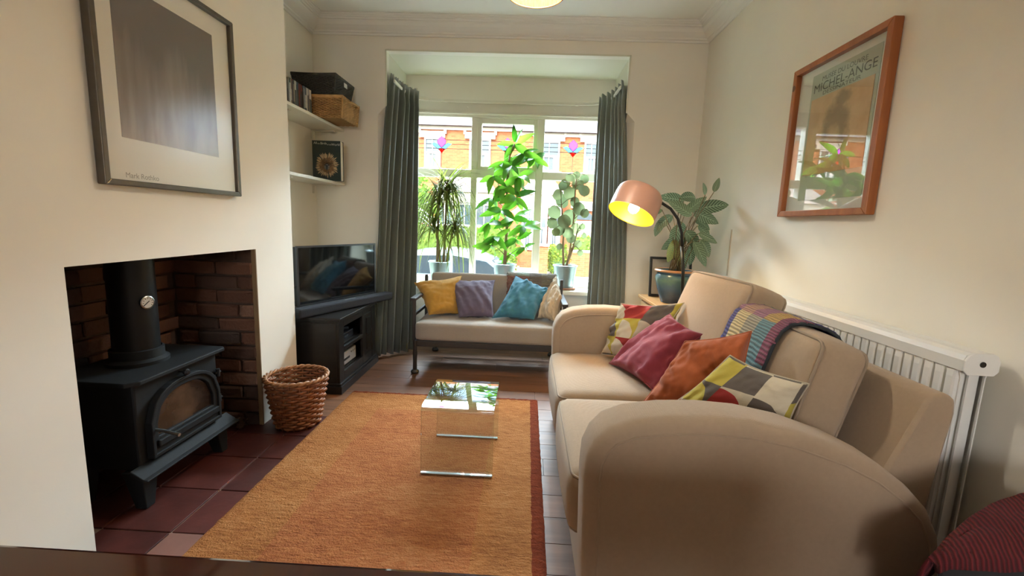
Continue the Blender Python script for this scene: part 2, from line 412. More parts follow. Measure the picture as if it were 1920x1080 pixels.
# ================================================================ WINDOW, CILL, CURTAINS
win = struct('window_1', B().box(BX0, BX0+.069, YW-.03, YW+.05, .55, 2.24), M_white)   # left jamb; the other members are parts
def bar(name, x0, x1, z0, z1, d0=-.03, d1=.05, bev=.004, par=None): return obj(name, B().box(x0, x1, YW+d0, YW+d1, z0, z1), M_white, par or win, bevel=bev)
bar('frame_jamb', .655, BX1, .55, 2.24)
bar('frame_head', BX0+.069, .655, 2.10, 2.24); bar('frame_bottom', BX0+.069, .655, .55, .61)
for x0, x1 in ((-.556, -.50), (.05, .119)): bar('mullion', x0, x1, .61, 2.10)
for x0, x1 in ((-1.101, -.556), (-.50, .05), (.119, .655)): bar('transom', x0, x1, 1.56, 1.632, -.034, .05)
bar('head_moulding', BX0, BX1, 2.125, 2.14, -.045, -.03, .003)
cas = bar('casement_frame', -.50, -.463, 1.632, 2.10, -.02, .03)
bar('casement_frame', .018, .05, 1.632, 2.10, -.02, .03); bar('casement_frame', -.463, .018, 2.053, 2.10, -.02, .03); bar('casement_frame', -.463, .018, 1.632, 1.668, -.02, .03)
for x in (-1.08, -.6, .2, .62): obj('screw_cap', B().lathe([(0, -.004), (.006, -.003), (.008, 0)], (x, YW-.031, 2.185), 10, (0, 1, 0)), M_white, win, smooth=True)
G = glass('window_glass', (.98, 1, .99))
def pane(x0, x1, z0, z1): return obj('pane', B().box(x0, x1, YW+.008, YW+.012, z0, z1), G, win)
panes_low = [pane(-1.101, -.556, .61, 1.56), pane(-.50, .05, .61, 1.56), pane(.119, .655, .61, 1.56)]
panes_up = [pane(-1.101, -.556, 1.632, 2.10), pane(-.463, .018, 1.668, 2.053), pane(.119, .655, 1.632, 2.10)]
def stained(name, h, t=.9):
    a = N(name); c = srgb(h); tr = a.n('ShaderNodeBsdfTransparent'); tr.inputs['Color'].default_value = (*c, 1)
    tl = a.n('ShaderNodeBsdfTranslucent'); tl.inputs['Color'].default_value = (*c, 1); mx = a.n('ShaderNodeMixShader'); mx.inputs[0].default_value = .5
    a.l(tr.outputs[0], mx.inputs[1]); a.l(tl.outputs[0], mx.inputs[2]); a.l(mx.outputs[0], a.out.inputs['Surface']); return a.m
S_p, S_b, S_r = stained('stained_pink', 'c96cc6'), stained('stained_blue', '74b4d0'), stained('stained_red', 'e0352c')
M_lead = plain('lead_came', '54494a', .5)
for pn, cx, cz in ((panes_up[0], -.842, 1.858), (panes_up[1], -.222, 1.858), (panes_up[2], .392, 1.858)):
    x0, x1 = {0: (-1.101, -.556), 1: (-.463, .018), 2: (.119, .655)}[panes_up.index(pn)]
    yy = YW+.004
    def poly(name, pts, m): return obj(name, B().prism([(cx+x*1.12, yy, cz+z*1.12) for x, z in pts], (0, .003, 0)), m, pn)
    arc = lambda c, r, a0, a1, n=6: [(c[0]+r*math.cos(math.radians(a0+(a1-a0)*i/n)), c[1]+r*math.sin(math.radians(a0+(a1-a0)*i/n))) for i in range(n+1)]
    petal = [(0, .068), (.032, .038), (.037, .022), (.03, .004), (0, -.026), (-.03, .004), (-.037, .022), (-.032, .038)]
    poly('pink_petal', petal, S_p)
    for s in (1, -1):
        poly('blue_leaf', [(s*a_, b_) for a_, b_ in ((0.0, -.03), (.03, .0), (.055, .012), (.086, .004), (.06, -.016), (.034, -.036), (.016, -.046))], S_b)
    poly('red_drop', [(-.030, -.033), (0, -.03), (.030, -.033), (.018, -.052), (0, -.073), (-.018, -.052)], S_r)
    for dz in (.042, .002, -.038):
        w_ = .036 if dz > .03 else (.09 if dz > -.01 else .03)
        lb = B().box(x0, cx-w_*1.12, yy-.002, yy+.004, cz+dz-.0022, cz+dz+.0022); lb.box(cx+w_*1.12, x1, yy-.002, yy+.004, cz+dz-.0022, cz+dz+.0022)
        obj('lead_came', lb, M_lead, pn)
    lead = B().tube([(cx+x*1.12, yy, cz+z*1.12) for x, z in petal], .0022, 5, closed=True)
    for s in (1, -1): lead.tube([(cx+s*a_*1.12, yy, cz+b_*1.12) for a_, b_ in ((0, -.03), (.03, 0), (.055, .012), (.086, .004), (.06, -.016), (.034, -.036), (.016, -.046), (0, -.03))], .0022, 5)
    lead.tube([(cx-.034, yy, cz-.037), (cx, yy, cz-.082), (cx+.034, yy, cz-.037)], .0022, 5)
    if pn is not panes_up[1]: lead.tube([(cx, yy, cz-.082), (cx, yy, 1.634)], .0017, 5)
    obj('motif_lead', lead, M_lead, pn)
cill = struct('trim_cill', B().box(BX0, BX1, 3.97, YW-.031, .513, .553), M_white, bevel=.008)
# white curved curtain rail on the bay
rail = thing('curtain_rail', 'white curved curtain rail fixed round the bay window', 'curtain rail', (-.21, 4.1, 2.24))
pth = [(BX0+.06, 3.66), (BX0+.06, 3.9), (BX0+.075, 4.02), (BX0+.12, 4.12), (BX0+.22, 4.17), (BX0+.36, 4.185), (-.2, 4.19), (BX1-.36, 4.185), (BX1-.22, 4.17), (BX1-.12, 4.12), (BX1-.075, 4.02), (BX1-.06, 3.9), (BX1-.06, 3.66)]
rp = []
for i in range(len(pth)-1):
    for k in range(4): rp.append((pth[i][0]+(pth[i+1][0]-pth[i][0])*k/4, pth[i][1]+(pth[i+1][1]-pth[i][1])*k/4))
rp.append(pth[-1])
rb_ = B(); n = len(rp)
for dz0, dz1 in ((2.222, 2.245),):
    inn = []; out = []
    for i in range(n):
        t = V((rp[min(i+1, n-1)][0]-rp[max(i-1, 0)][0], rp[min(i+1, n-1)][1]-rp[max(i-1, 0)][1])).normalized(); nn = V((-t.y, t.x))*.006
        inn.append((rp[i][0]+nn.x, rp[i][1]+nn.y)); out.append((rp[i][0]-nn.x, rp[i][1]-nn.y))
    for i in range(n-1):
        q = [inn[i], inn[i+1], out[i+1], out[i]]
        rb_.hull8([(a_, b_, dz0) for a_, b_ in q], [(a_, b_, dz1) for a_, b_ in q])
obj('track', rb_, M_white, rail)
for x in (-.8, -.2, .4): obj('bracket', B().box(x-.012, x+.012, 4.19, 4.225, 2.225, 2.242), M_white, rail)

M_curt = fabric('curtain_velvet', '555a50', 300, .9, .14, .2); MATS['curtain_velvet'].node_tree.nodes['Principled BSDF'].inputs['Sheen Weight'].default_value = .5
M_curt2 = fabric('curtain_velvet_grey', '70756c', 300, .9, .14, .2); M_curt2.node_tree.nodes['Principled BSDF'].inputs['Sheen Weight'].default_value = .5
M_cord = plain('curtain_heading', 'cfcab8', .8)
def curtain(name, top, bot, z0, z1, folds, amp_t, amp_b, mat, label, seed):
    """pleated cloth hanging between two plan curves"""
    rr = random.Random(seed); nu, nv = folds*10, 26; b = B()
    ph = [rr.uniform(-.5, .5) for _ in range(folds+2)]; am = [rr.uniform(.6, 1.25) for _ in range(folds+2)]
    def curve(pts, t):
        t *= len(pts)-1; i = min(int(t), len(pts)-2); f = t-i
        return V((pts[i][0]+(pts[i+1][0]-pts[i][0])*f, pts[i][1]+(pts[i+1][1]-pts[i][1])*f))
    vs_ = []
    for j in range(nv+1):
        w = j/nv; z = z1+(z0-z1)*w
        for i in range(nu+1):
            t = i/nu; e = w**.7
            p = curve(top, t).lerp(curve(bot, t), e); q = curve(top, min(1, t+.02)).lerp(curve(bot, min(1, t+.02)), e); q0 = curve(top, max(0, t-.02)).lerp(curve(bot, max(0, t-.02)), e)
            d = (q-q0).normalized(); nn = V((-d.y, d.x)); k = int(t*folds)
            s = math.sin(2*PI*t*folds+ph[k]*w*1.2); s = math.copysign(abs(s)**.75, s)
            a_ = (amp_t+(amp_b-amp_t)*w)*am[k]*(.45 if w < .04 else 1)
            p2 = p+nn*s*a_+d*.012*math.sin(5*w+ph[k]*6)*w
            zz = z+(.012*math.sin(t*folds*2*PI) if j == 0 else 0)
            vs_.append((p2.x, p2.y, zz))
    fs = [(j*(nu+1)+i, j*(nu+1)+i+1, (j+1)*(nu+1)+i+1, (j+1)*(nu+1)+i) for j in range(nv) for i in range(nu)]
    b.add(vs_, fs)
    t_ = thing(name, label, 'curtain', (curve(bot, .5).x, curve(bot, .5).y, z0))
    o = obj('cloth', b, mat, t_, smooth='all'); md = o.modifiers.new('thick', 'SOLIDIFY'); md.thickness = .003
    for i in range(folds):
        p = curve(top, (i+.5)/folds); obj('hook', B().cyl((p.x, p.y, z1-.03), (p.x, p.y, z1+.012), .004, sides=6), M_cord, t_)
    return t_
curtain('curtain', [(-1.135, 3.665), (-1.115, 3.85), (-1.08, 4.02), (-1.02, 4.10)], [(-1.225, 3.44), (-1.15, 3.52), (-1.05, 3.60), (-.945, 3.72)], .025, 2.29, 6, .028, .042, M_curt, 'olive green velvet curtain hanging beside the television', 1)
curtain('curtain', [(.70, 3.665), (.69, 3.85), (.655, 4.0), (.585, 4.11)], [(.83, 3.50), (.76, 3.57), (.66, 3.68), (.555, 3.86)], .025, 2.285, 6, .028, .038, M_curt2, 'grey green curtain hanging behind the lamp by the sofa arm', 2)
# ================================================================ STOVE AND FIREPLACE
M_iron = plain('cast_iron', '111213', .7, .25, 12, .25, 120, .001, Metallic=.3)
M_iron2 = plain('flue_enamel', '161718', .42, .15, 12, Metallic=.4)
M_steel = plain('brushed_steel', 'a9a9a6', .3, .08, 30, Metallic=1.0)
stove = thing('wood_stove', 'black cast iron wood burning stove standing in brick fireplace', 'stove', (-1.58, 1.735, 0.003))
SX, SY0, SY1 = -1.45, 1.515, 1.955
obj('body', B().box(-1.745, SX, SY0, SY1, .15, .497), M_iron, stove, bevel=.008)
tp = [(-1.775, SY0-.03), (SX+.0, SY0-.035), (SX+.03, SY0+.0), (SX+.03, SY1+.02), (SX+.01, SY1+.035), (-1.775, SY1+.035)]
obj('top_plate', B().hull8([(x, y, .498) for x, y in tp], [(x, y, .516) for x, y in tp]), M_iron, stove, bevel=.004)
FX, FY = -1.625, 1.735
obj('flue_collar', B().lathe([(.108, .516), (.108, .53), (.092, .54), (.092, .575), (.084, .578)], (FX, FY, 0), 36), M_iron, stove, smooth=True)
obj('flue_pipe', B().lathe([(.08, .55), (.08, 1.49)], (FX, FY, 0), 36), M_iron2, stove, smooth=True)
th = obj('thermometer', B().lathe([(.024, .079), (.027, .083), (.027, .09), (.0235, .092), (.0235, .089), (0, .089)], (FX, FY, .775), 28, (.96, -.28, 0)), M_steel, stove, smooth=True, label='round steel dial thermometer')
obj('dial', B().lathe([(0, .0905), (.022, .0905)], (FX, FY, .775), 24, (.96, -.28, 0)), plain('dial_face', 'c9c7bf', .4), th)
dv = V((.96, -.28, 0)).normalized(); du = V((0, 0, 1)); dr = V((.28, .96, 0)).normalized(); dc = V((FX, FY, .775))+dv*.0915
ndl = B().tube([dc-dr*.016-du*.012, dc+dr*.006+du*.006], .0016, 5); obj('needle', ndl, plain('ink_black', '15151a', .6), th)
mk = B()
for i in range(9):
    an = math.radians(-40+i*32); e = dr*math.cos(an)+du*math.sin(an); mk.tube([dc+e*.015, dc+e*.0195], .0011, 4)
obj('dial_marks', mk, MATS['ink_black'], th, kind='stuff')
# arched door: frame ring, glass, lower bar
def arch(y0, y1, z0, z1, rise, n=14):
    pts = [(y0, z0), (y1, z0)]; zr = z1-rise
    for i in range(n+1):
        t = i/n; yy = y1+(y0-y1)*t; s = 2*t-1
        pts.append((yy, zr+rise*(max(0, 1-abs(s)**2.6))**.55))
    return pts
def ring(outer, inner, x0, x1, name, m, par, **k):
    n = len(outer); b = B(); vs_ = [(x, p[0], p[1]) for x in (x0, x1) for l_ in (outer, inner) for p in l_]; fs = []
    for i in range(n):
        j = (i+1) % n
        fs += [(2*n+i, 2*n+j, 3*n+j, 3*n+i), (i, n+i, n+j, j), (i, j, 2*n+j, 2*n+i), (n+i, 3*n+i, 3*n+j, n+j)]
    b.add(vs_, fs); return obj(name, b, m, par, **k)
DY0, DY1 = 1.555, 1.925
door = ring(arch(DY0, DY1, .19, .455, .13), arch(DY0+.032, DY1-.032, .262, .425, .11), SX, SX+.022, 'door', M_iron, stove, bevel=.004)
ring(arch(DY0-.006, DY1+.006, .185, .462, .132), arch(DY0+.008, DY1-.008, .2, .447, .128), SX+.001, SX+.03, 'door_rim', M_iron, door, bevel=.003)
a = N('sooty_stove_glass'); a.col(a.ramp(a.noise(a.coord(), 9, 5), [(.3, srgb('1a1310')), (.7, srgb('4a3a30'))])); a.p(Roughness=.12); MATS['sooty_stove_glass'] = a.m
obj('door_glass', B().prism([(SX+.006, p[0], p[1]) for p in arch(DY0+.03, DY1-.03, .26, .427, .11)], (.004, 0, 0)), a.m, door)
obj('louvre_bar', B().box(SX+.02, SX+.034, DY0+.02, DY1-.012, .222, .25), M_iron, door, bevel=.004)
obj('door_handle', B().tube([(SX+.02, DY0+.015, .298), (SX+.06, DY0+.012, .296), (SX+.125, DY0+.008, .285)], [.006, .0065, .007], 10), M_steel, door, smooth=True, label='steel bar handle')
for z in (.275, .40): obj('hinge', B().cyl((SX+.012, DY1+.02, z-.018), (SX+.012, DY1+.02, z+.018), .009, sides=12), M_iron, stove, smooth=True)
for z in (.275, .40): obj('hinge_pin', B().cyl((SX+.008, DY1+.004, z), (SX+.012, DY1+.036, z), .006, sides=8), M_iron, stove)
obj('air_knob', B().lathe([(.004, 0), (.004, .022), (.012, .024), (.014, .034), (.009, .042), (0, .043)], (SX, 1.735, .476), 16, (1, 0, 0)), M_iron2, stove, smooth=True)
lip = [(SX, .155), (SX+.05, .137), (SX+.066, .136), (SX+.068, .143), (SX+.05, .147), (SX, .178)]
obj('ash_lip', B().hull8([(x, SY0-.045, z) for x, z in lip], [(x, SY1+.045, z) for x, z in lip]), M_iron, stove, bevel=.003)
for x, y, sy in ((SX-.02, SY0+.02, -1), (SX-.02, SY1-.02, 1), (-1.71, SY0+.02, -1), (-1.71, SY1-.02, 1)):
    q = lambda cx, cy, w, z: [(cx-w, cy-w*.9, z), (cx+w, cy-w*.9, z), (cx+w, cy+w*.9, z), (cx-w, cy+w*.9, z)]
    obj('leg', B().hull8(q(x+.02, y+sy*.012, .022, .003), q(x, y, .042, .151)), M_iron, stove, bevel=.003)
# pine cones in the corner of the hearth
M_cone = plain('pine_cone', '4b3626', .9, .3, 40)
for x, y, r, lab in ((-1.50, 2.175, .035, 'brown pine cone on hearth tiles nearest the fireplace opening'), (-1.575, 2.17, .032, 'brown pine cone on hearth, middle of three by brick wall'), (-1.65, 2.18, .036, 'brown pine cone deepest in the fireplace corner')):
    c = thing('pine_cone', lab, 'pine cone', (x, y, .003), 'pine cones on the hearth')
    obj('core', B().lathe([(0, .003), (r*.55, .012), (r*.6, r*.9), (r*.2, r*1.7), (0, r*1.75)], (x, y, 0), 10), M_cone, c, smooth=True)
    sb = B()
    for i in range(34):
        h = (i+.5)/34; an = i*2.4; rad = r*(.62 if h < .5 else .62*(1-(h-.5)*1.5)); o_ = V((x, y, .006+h*r*1.6)); e = V((math.cos(an), math.sin(an), .45)); s_ = V((-math.sin(an), math.cos(an), 0))*r*.28
        p = o_+e*rad*.5; q = o_+e*rad*1.55; sb.add([p-s_*.6, p+s_*.6, q+s_, q-s_, q+V((0, 0, .005))], [(0, 1, 2, 3), (3, 2, 4)])
    obj('scales', sb, M_cone, c, kind='stuff')

# ================================================================ PICTURES
def frame_bars(par, P, w, h, fw, d, m):
    """four mitred bars; P(u,v,t): u across, v up, t out of the wall"""
    for (u0, v0, u1, v1, iu0, iv0, iu1, iv1) in ((0, 0, w, 0, fw, fw, w-fw, fw), (w, 0, w, h, w-fw, fw, w-fw, h-fw), (w, h, 0, h, w-fw, h-fw, fw, h-fw), (0, h, 0, 0, fw, h-fw, fw, fw)):
        quad = [(u0, v0), (u1, v1), (iu1, iv1), (iu0, iv0)]
        obj('frame_bar', B().hull8([P(u, v, 0.001) for u, v in quad], [P(u, v, d) for u, v in quad]), m, par, bevel=.003)
G_pic = glass('picture_glass', (1, 1, 1), 1.0, 1.5)
def sheet(par, name, P, u0, u1, v0, v1, t, m, th=.0015): return obj(name, B().hull8([P(u, v, t) for u, v in ((u0, v0), (u1, v0), (u1, v1), (u0, v1))], [P(u, v, t+th) for u, v in ((u0, v0), (u1, v0), (u1, v1), (u0, v1))]), m, par)
# left: large abstract print
y0, z0, w, h = 1.416, 1.228, .687, .775
P = lambda u, v, t: (XC+t, y0+u, z0+v)
pl = thing('framed_print', 'large dark framed abstract brown and grey print on chimney breast', 'picture', (XC, y0+w/2, z0))
frame_bars(pl, P, w, h, .02, .032, plain('pewter_frame', '5d564d', .35, .1, 30, Metallic=.6))
sheet(pl, 'mount', P, .015, w-.015, .015, h-.015, .012, plain('mount_card', 'f0ebdf', .9, .02))
a = N('brown_print_with_reflection'); vec = a.coord(); sp = a.n('ShaderNodeSeparateXYZ'); a.l(vec, sp.inputs[0])
f = a.math('ADD', a.math('MULTIPLY', a.math('SUBTRACT', sp.outputs[2], .15), 1.9), a.math('MULTIPLY', a.math('SUBTRACT', a.noise(a.coord('Object', (1, 7, 1)), 3, 3), .5), .8))
a.col(a.ramp(f, [(.0, srgb('b5a89c')), (.3, srgb('95867c')), (.7, srgb('6f625a'))])); a.p(Roughness=.8)  # lighter lower part mostly paints the window's reflection into the print
sheet(pl, 'print', P, .092, .565, .165, .675, .0136, a.m)
text('caption', 'Mark Rothko', plain('caption_ink', 'a39c8f', .9), pl, P(.092, .03, .0138), (0, 1, 0), (0, 0, 1), .026)
sheet(pl, 'glass', P, .018, w-.018, .018, h-.018, .02, glass('non_glare_glass', (1, 1, 1), 1.0, 1.5, .22))
# right: exhibition poster in wooden frame
w, h, z0, yr = .60, .705, 1.231, 2.345
P2 = lambda u, v, t: (XR-t, yr-u, z0+v)
pr = thing('framed_poster', 'exhibition poster with tan drawing in orange wooden frame above radiator', 'picture', (XR, yr-w/2, z0))
frame_bars(pr, P2, w, h, .027, .038, wood('cherry_frame', '8a4a22', 'b06a38', 2, 1, .4, 0))
sheet(pr, 'mount', P2, .02, w-.02, .02, h-.02, .01, plain('white_mount', 'dfe0d4', .9, .02))
sheet(pr, 'poster_paper', P2, .122, .532, .075, .645, .0118, plain('poster_grey_green', 'aeb6a2', .85, .04))
a = N('tan_drawing'); vec = a.coord(); nz = a.noise(vec, 14, 5)
base = a.ramp(nz, [(.3, srgb('c09c72')), (.7, srgb('d4b48a'))])
sp = a.n('ShaderNodeSeparateXYZ'); a.l(vec, sp.inputs[0])
def blob(cy, cz, ry, rz):
    dy = a.math('DIVIDE', a.math('SUBTRACT', sp.outputs[1], cy), ry); dz = a.math('DIVIDE', a.math('SUBTRACT', sp.outputs[2], cz), rz)
    r = a.math('ADD', a.math('SQRT', a.math('ADD', a.math('MULTIPLY', dy, dy), a.math('MULTIPLY', dz, dz))), a.math('MULTIPLY', a.math('SUBTRACT', a.noise(vec, 32, 4), .5), .7))
    return a.math('SMOOTH_MIN', 1.0, a.math('MAXIMUM', 0.0, a.math('MULTIPLY', a.math('SUBTRACT', 1.0, r), 2.5)), .1)
m1 = blob(-.02, .37, .10, .15); m2 = blob(-.045, .49, .06, .04); m3 = blob(-.01, .31, .06, .09)
msk = a.math('MULTIPLY', a.math('SUBTRACT', a.math('MAXIMUM', m1, m2), a.math('MULTIPLY', m3, .65)), .62)
a.col(a.mix(a.math('MAXIMUM', msk, 0.0), base, srgb('5f584a'))); a.p(Roughness=.85)
sheet(pr, 'drawing', P2, .135, .515, .19, .535, .0136, a.m)
ink = plain('poster_ink', '3c4038', .9)
R_, U_ = (0, -1, 0), (0, 0, 1)
for s, u, v, size, wd in (('MUSÉE DU LOUVRE', .19, .606, .028, .27), ('MICHEL-ANGE', .138, .563, .052, .375), ('DESSINATEUR', .205, .542, .023, .23)):
    text('lettering', s, ink, pr, P2(u, v, .0136), R_, U_, size, width=wd)
sheet(pr, 'glass', P2, .024, w-.024, .024, h-.024, .022, G_pic)

# ================================================================ ALCOVE SHELVES AND WHAT STANDS ON THEM
def shelf(z, lab):
    t = thing('wall_shelf', lab, 'shelf', (XL+.12, 3.1, z-.02))
    obj('board', B().box(XL, -1.505, 2.605, 3.615, z-.02, z), M_white, t, bevel=.002)
    for y in (2.9, 3.56):
        obj('bracket', B().box(XL, XL+.012, y-.01, y+.01, z-.09, z-.021).box(XL+.012, -1.56, y-.01, y+.01, z-.031, z-.021), M_white, t)
shelf(1.842, 'upper white alcove shelf holding disc cases and two baskets'); shelf(1.42, 'lower white alcove shelf holding a bird book')
rd = random.Random(5); y = 2.80; i = 0
cname = dict(zip(['23262b', '3b4450', '7a2a26', 'c9c6bd', '5b6770', '1d1d20', '86796a', '2f4a5c', 'b7b2a8', '44403a', '8b8f92', '2b3a2f', 'd5d2ca'], ['near black', 'slate blue', 'dark red', 'off white', 'steel grey', 'jet black', 'taupe', 'petrol blue', 'pale grey', 'dark brown', 'mid grey', 'dark green', 'white']))
cols = ['23262b', '3b4450', '7a2a26', 'c9c6bd', '5b6770', '1d1d20', '86796a', '2f4a5c', 'b7b2a8', '44403a', '8b8f92', '2b3a2f']
used = {}
while y < 3.165:
    t = rd.choice([.0135, .0135, .0145, .017, .022]); hh = rd.choice([.19, .19, .19, .186, .172]); c = cols[(i*7+rd.randint(0, 3)) % len(cols)]
    if y > 3.14: c = 'd5d2ca'
    d = thing('disc_case', 'slim %s disc case upright in the row beside the wicker basket' % cname[c], 'disc case', (-1.6, y+t/2, 1.842), 'disc cases on the upper shelf')
    o = obj('case', B().box(-1.685, -1.55, y+.0004, y+t-.0004, 1.8425, 1.842+hh*.9), plain('case_'+c, c, .3, .1), d, bevel=.001)
    obj('spine_label', B().box(-1.5505, -1.549, y+.002, y+t-.002, 1.85+rd.uniform(0, .03), 1.842+hh*rd.uniform(.55, .85)), plain('spine_'+cols[(i*5+2) % 12], cols[(i*5+2) % 12], .35, .2, 60), d)
    y += t; i += 1
# woven baskets
def weave_rect(b, x0, x1, y0, y1, z, r, amp, ph, tx=0):
    pts = []; per = [(x0, y0, x1, y0), (x1, y0, x1, y1), (x1, y1, x0, y1), (x0, y1, x0, y0)]; k = 0
    for a0, b0, a1, b1 in per:
        L = math.hypot(a1-a0, b1-b0); n = max(2, int(L/.0095)); nx, ny = (b1-b0)/L, -(a1-a0)/L
        for i in range(n):
            f = i/n; s = amp*math.sin(k*PI/2+ph+.78); pts.append((a0+(a1-a0)*f+nx*s, b0+(b1-b0)*f+ny*s, z)); k += 1
    b.tube(pts, r, 5, closed=True)
def wicker_box(name, lab, x0, x1, y0, y1, z0, z1, taper, mat, mat2, handle):
    t = thing(name, lab, 'basket', ((x0+x1)/2, (y0+y1)/2, z0)); b = B(); n = int((z1-z0)/.0085)
    for i in range(n):
        f = i/n; e = taper*(1-f); weave_rect(b, x0+e, x1-e, y0+e, y1-e, z0+.006+f*(z1-z0-.012), .0046, .0075, (i % 2)*PI)
    obj('weave', b, mat, t, smooth='all', kind='stuff')
    obj('liner', B().hull8([(x, y, z0+.003) for x, y in ((x0+taper+.005, y0+taper+.005), (x1-taper-.005, y0+taper+.005), (x1-taper-.005, y1-taper-.005), (x0+taper+.005, y1-taper-.005))], [(x, y, z1-.006) for x, y in ((x0+.006, y0+.006), (x1-.006, y0+.006), (x1-.006, y1-.006), (x0+.006, y1-.006))]), mat2, t)
    rim = B()
    for dz, rr in ((0, .008), (-.008, .007)): rim.tube([(x0, y0, z1+dz), (x1, y0, z1+dz), (x1, y1, z1+dz), (x0, y1, z1+dz)], rr, 6, closed=True)
    obj('rim', rim, mat, t, smooth='all')
    for x, y in ((x0, y0), (x1, y0), (x1, y1), (x0, y1)):
        sx, sy = (1 if x == x0 else -1), (1 if y == y0 else -1); obj('corner_post', B().cyl((x+sx*taper, y+sy*taper, z0), (x, y, z1+.004), .0065, sides=6), mat, t, smooth='all')
    ym = (y0+y1)/2
    if handle: obj('handle', B().tube([(x1, ym-.07, z1-.03), (x1+.03, ym-.06, z1-.02), (x1+.035, ym, z1-.02), (x1+.03, ym+.06, z1-.02), (x1, ym+.07, z1-.03)], .007, 6), mat, t, smooth='all')
    else: obj('name_tag', B().box(x1+.004, x1+.008, ym-.03, ym+.02, z1-.05, z1-.02), plain('tag_grey', 'c8c6c0', .4), t)
    return t
M_wick = plain('light_wicker', 'b78f5a', .6, .25, 25, .3, 80); M_wickd = plain('light_wicker_inside', '8a6637', .9)
M_dark = plain('dark_woven', '3d3c38', .75, .25, 30, .3, 80); M_darkd = plain('dark_woven_inside', '2a2927', .9)
wicker_box('wicker_basket', 'honey coloured wicker basket overhanging the upper shelf', -1.715, -1.345, 3.215, 3.52, 1.844, 1.993, .012, M_wick, M_wickd, True)
wicker_box('dark_basket', 'charcoal woven basket stacked on top of the wicker basket', -1.70, -1.385, 3.20, 3.52, 2.004, 2.135, .022, M_dark, M_darkd, False)
# bird book
bk = thing('bird_book', 'large dark hardback bird book with feathered face on its cover', 'book', (-1.553, 3.425, 1.42))
M_cover = plain('book_cover', '23302f', .3, .15)
obj('front_cover', B().box(-1.66, -1.446, 3.40, 3.403, 1.4205, 1.716), M_cover, bk, bevel=.001)
obj('back_cover', B().box(-1.66, -1.446, 3.452, 3.455, 1.4205, 1.716), M_cover, bk)
obj('spine', B().box(-1.664, -1.66, 3.40, 3.455, 1.4205, 1.716), M_cover, bk)
obj('page_block', B().box(-1.66, -1.45, 3.4035, 3.4515, 1.424, 1.712), plain('paper_edges', 'd8d2c2', .9, .05, 60), bk)
X1 = (1, 0, 0); Z1 = (0, 0, 1); wink = plain('white_ink', 'd8d6cc', .7)
text('title', 'All', wink, bk, (-1.652, 3.3995, 1.69), X1, Z1, .024); text('title', 'the', wink, bk, (-1.622, 3.3995, 1.689), X1, Z1, .014)
text('title', 'Birds', wink, bk, (-1.60, 3.3995, 1.688), X1, Z1, .024); text('title', 'of the', wink, bk, (-1.548, 3.3995, 1.683), X1, Z1, .014)
text('title', 'World', wink, bk, (-1.515, 3.3995, 1.681), X1, Z1, .024)
fb = [B(), B()]; rr = random.Random(2); cxb, czb = -1.553, 1.535
for i in range(90):
    an = math.radians(-90+360*(i % 45)/45+rr.uniform(-3, 3)); r0, r1 = (.035, rr.uniform(.082, .1)) if i < 45 else (.015, rr.uniform(.055, .07))
    e = V((math.cos(an), 0, math.sin(an))); s_ = V((-math.sin(an), 0, math.cos(an)))*.0042; c = V((cxb, 3.3992-(.0002 if i < 45 else .0006), czb))
    if (c+e*r1).z < 1.425: continue
    fb[i // 45].add([c+e*r0-s_*.5, c+e*r0+s_*.5, c+e*r1*.85+s_, c+e*r1, c+e*r1*.85-s_], [(0, 1, 2, 3, 4)])
obj('printed_outer_feathers', fb[0], plain('feather_cream', 'b59c78', .7, .3, 90), bk, kind='stuff'); obj('printed_inner_feathers', fb[1], plain('feather_brown', '7d6144', .7, .3, 90), bk, kind='stuff')
obj('printed_face', B().lathe([(0, .0002), (.022, .0002)], (cxb, 3.3985, czb-.012), 20, (0, -1, 0)), plain('face_grey', '6f6a62', .7, .3, 60), bk)
obj('printed_beak', B().prism([(cxb-.009, 3.398, czb), (cxb+.009, 3.398, czb), (cxb+.005, 3.398, czb-.03), (cxb, 3.398, czb-.042), (cxb-.005, 3.398, czb-.03)], (0, -.0005, 0)), plain('beak_blue', '2f3a45', .4), bk)
for s in (-1, 1): obj('printed_eye', B().lathe([(0, .0004), (.0045, .0004)], (cxb+s*.014, 3.3985, czb+.001), 12, (0, -1, 0)), plain('eye_dark', '1a2024', .3), bk)
# ================================================================ TELEVISION CORNER
M_blackwood = wood('black_stained_wood', '0f0d0b', '211c18', 0, 1, .35, 0)
cab = thing('tv_cabinet', 'black stained wooden cabinet with open shelves under the television', 'cabinet', (-1.45, 3.07, 0))
CX0, CX1, CY0, CY1 = -1.735, -1.185, 2.705, 3.38
obj('side_panel', B().box(CX0, CX1-.02, CY0, CY0+.022, .06, .47), M_blackwood, cab, bevel=.003)
obj('side_panel', B().box(CX0, CX1-.02, CY1-.022, CY1, .06, .47), M_blackwood, cab, bevel=.003)
obj('back_panel', B().box(CX0, CX0+.01, CY0+.022, CY1-.022, .06, .47), M_blackwood, cab)
obj('shelf', B().box(CX0+.01, CX1-.025, CY0+.022, CY1-.022, .29, .305), M_blackwood, cab)
obj('bottom_shelf', B().box(CX0+.01, CX1-.025, CY0+.022, CY1-.022, .115, .13), M_blackwood, cab)
for y in (CY0, CY1-.075): obj('stile', B().box(CX1-.02, CX1, y, y+.075, .06, .47), M_blackwood, cab, bevel=.003)
obj('centre_divider', B().box(CX1-.02, CX1, 3.11, 3.16, .06, .47), M_blackwood, cab, bevel=.003)
for z0, z1 in ((.435, .47), (.272, .30), (.06, .13)): obj('rail', B().box(CX1-.019, CX1-.001, CY0+.075, CY1-.075, z0, z1), M_blackwood, cab, bevel=.003)
dr = obj('door', B().box(CX1-.016, CX1-.003, 3.163, CY1-.077, .132, .434), M_blackwood, cab, bevel=.003)
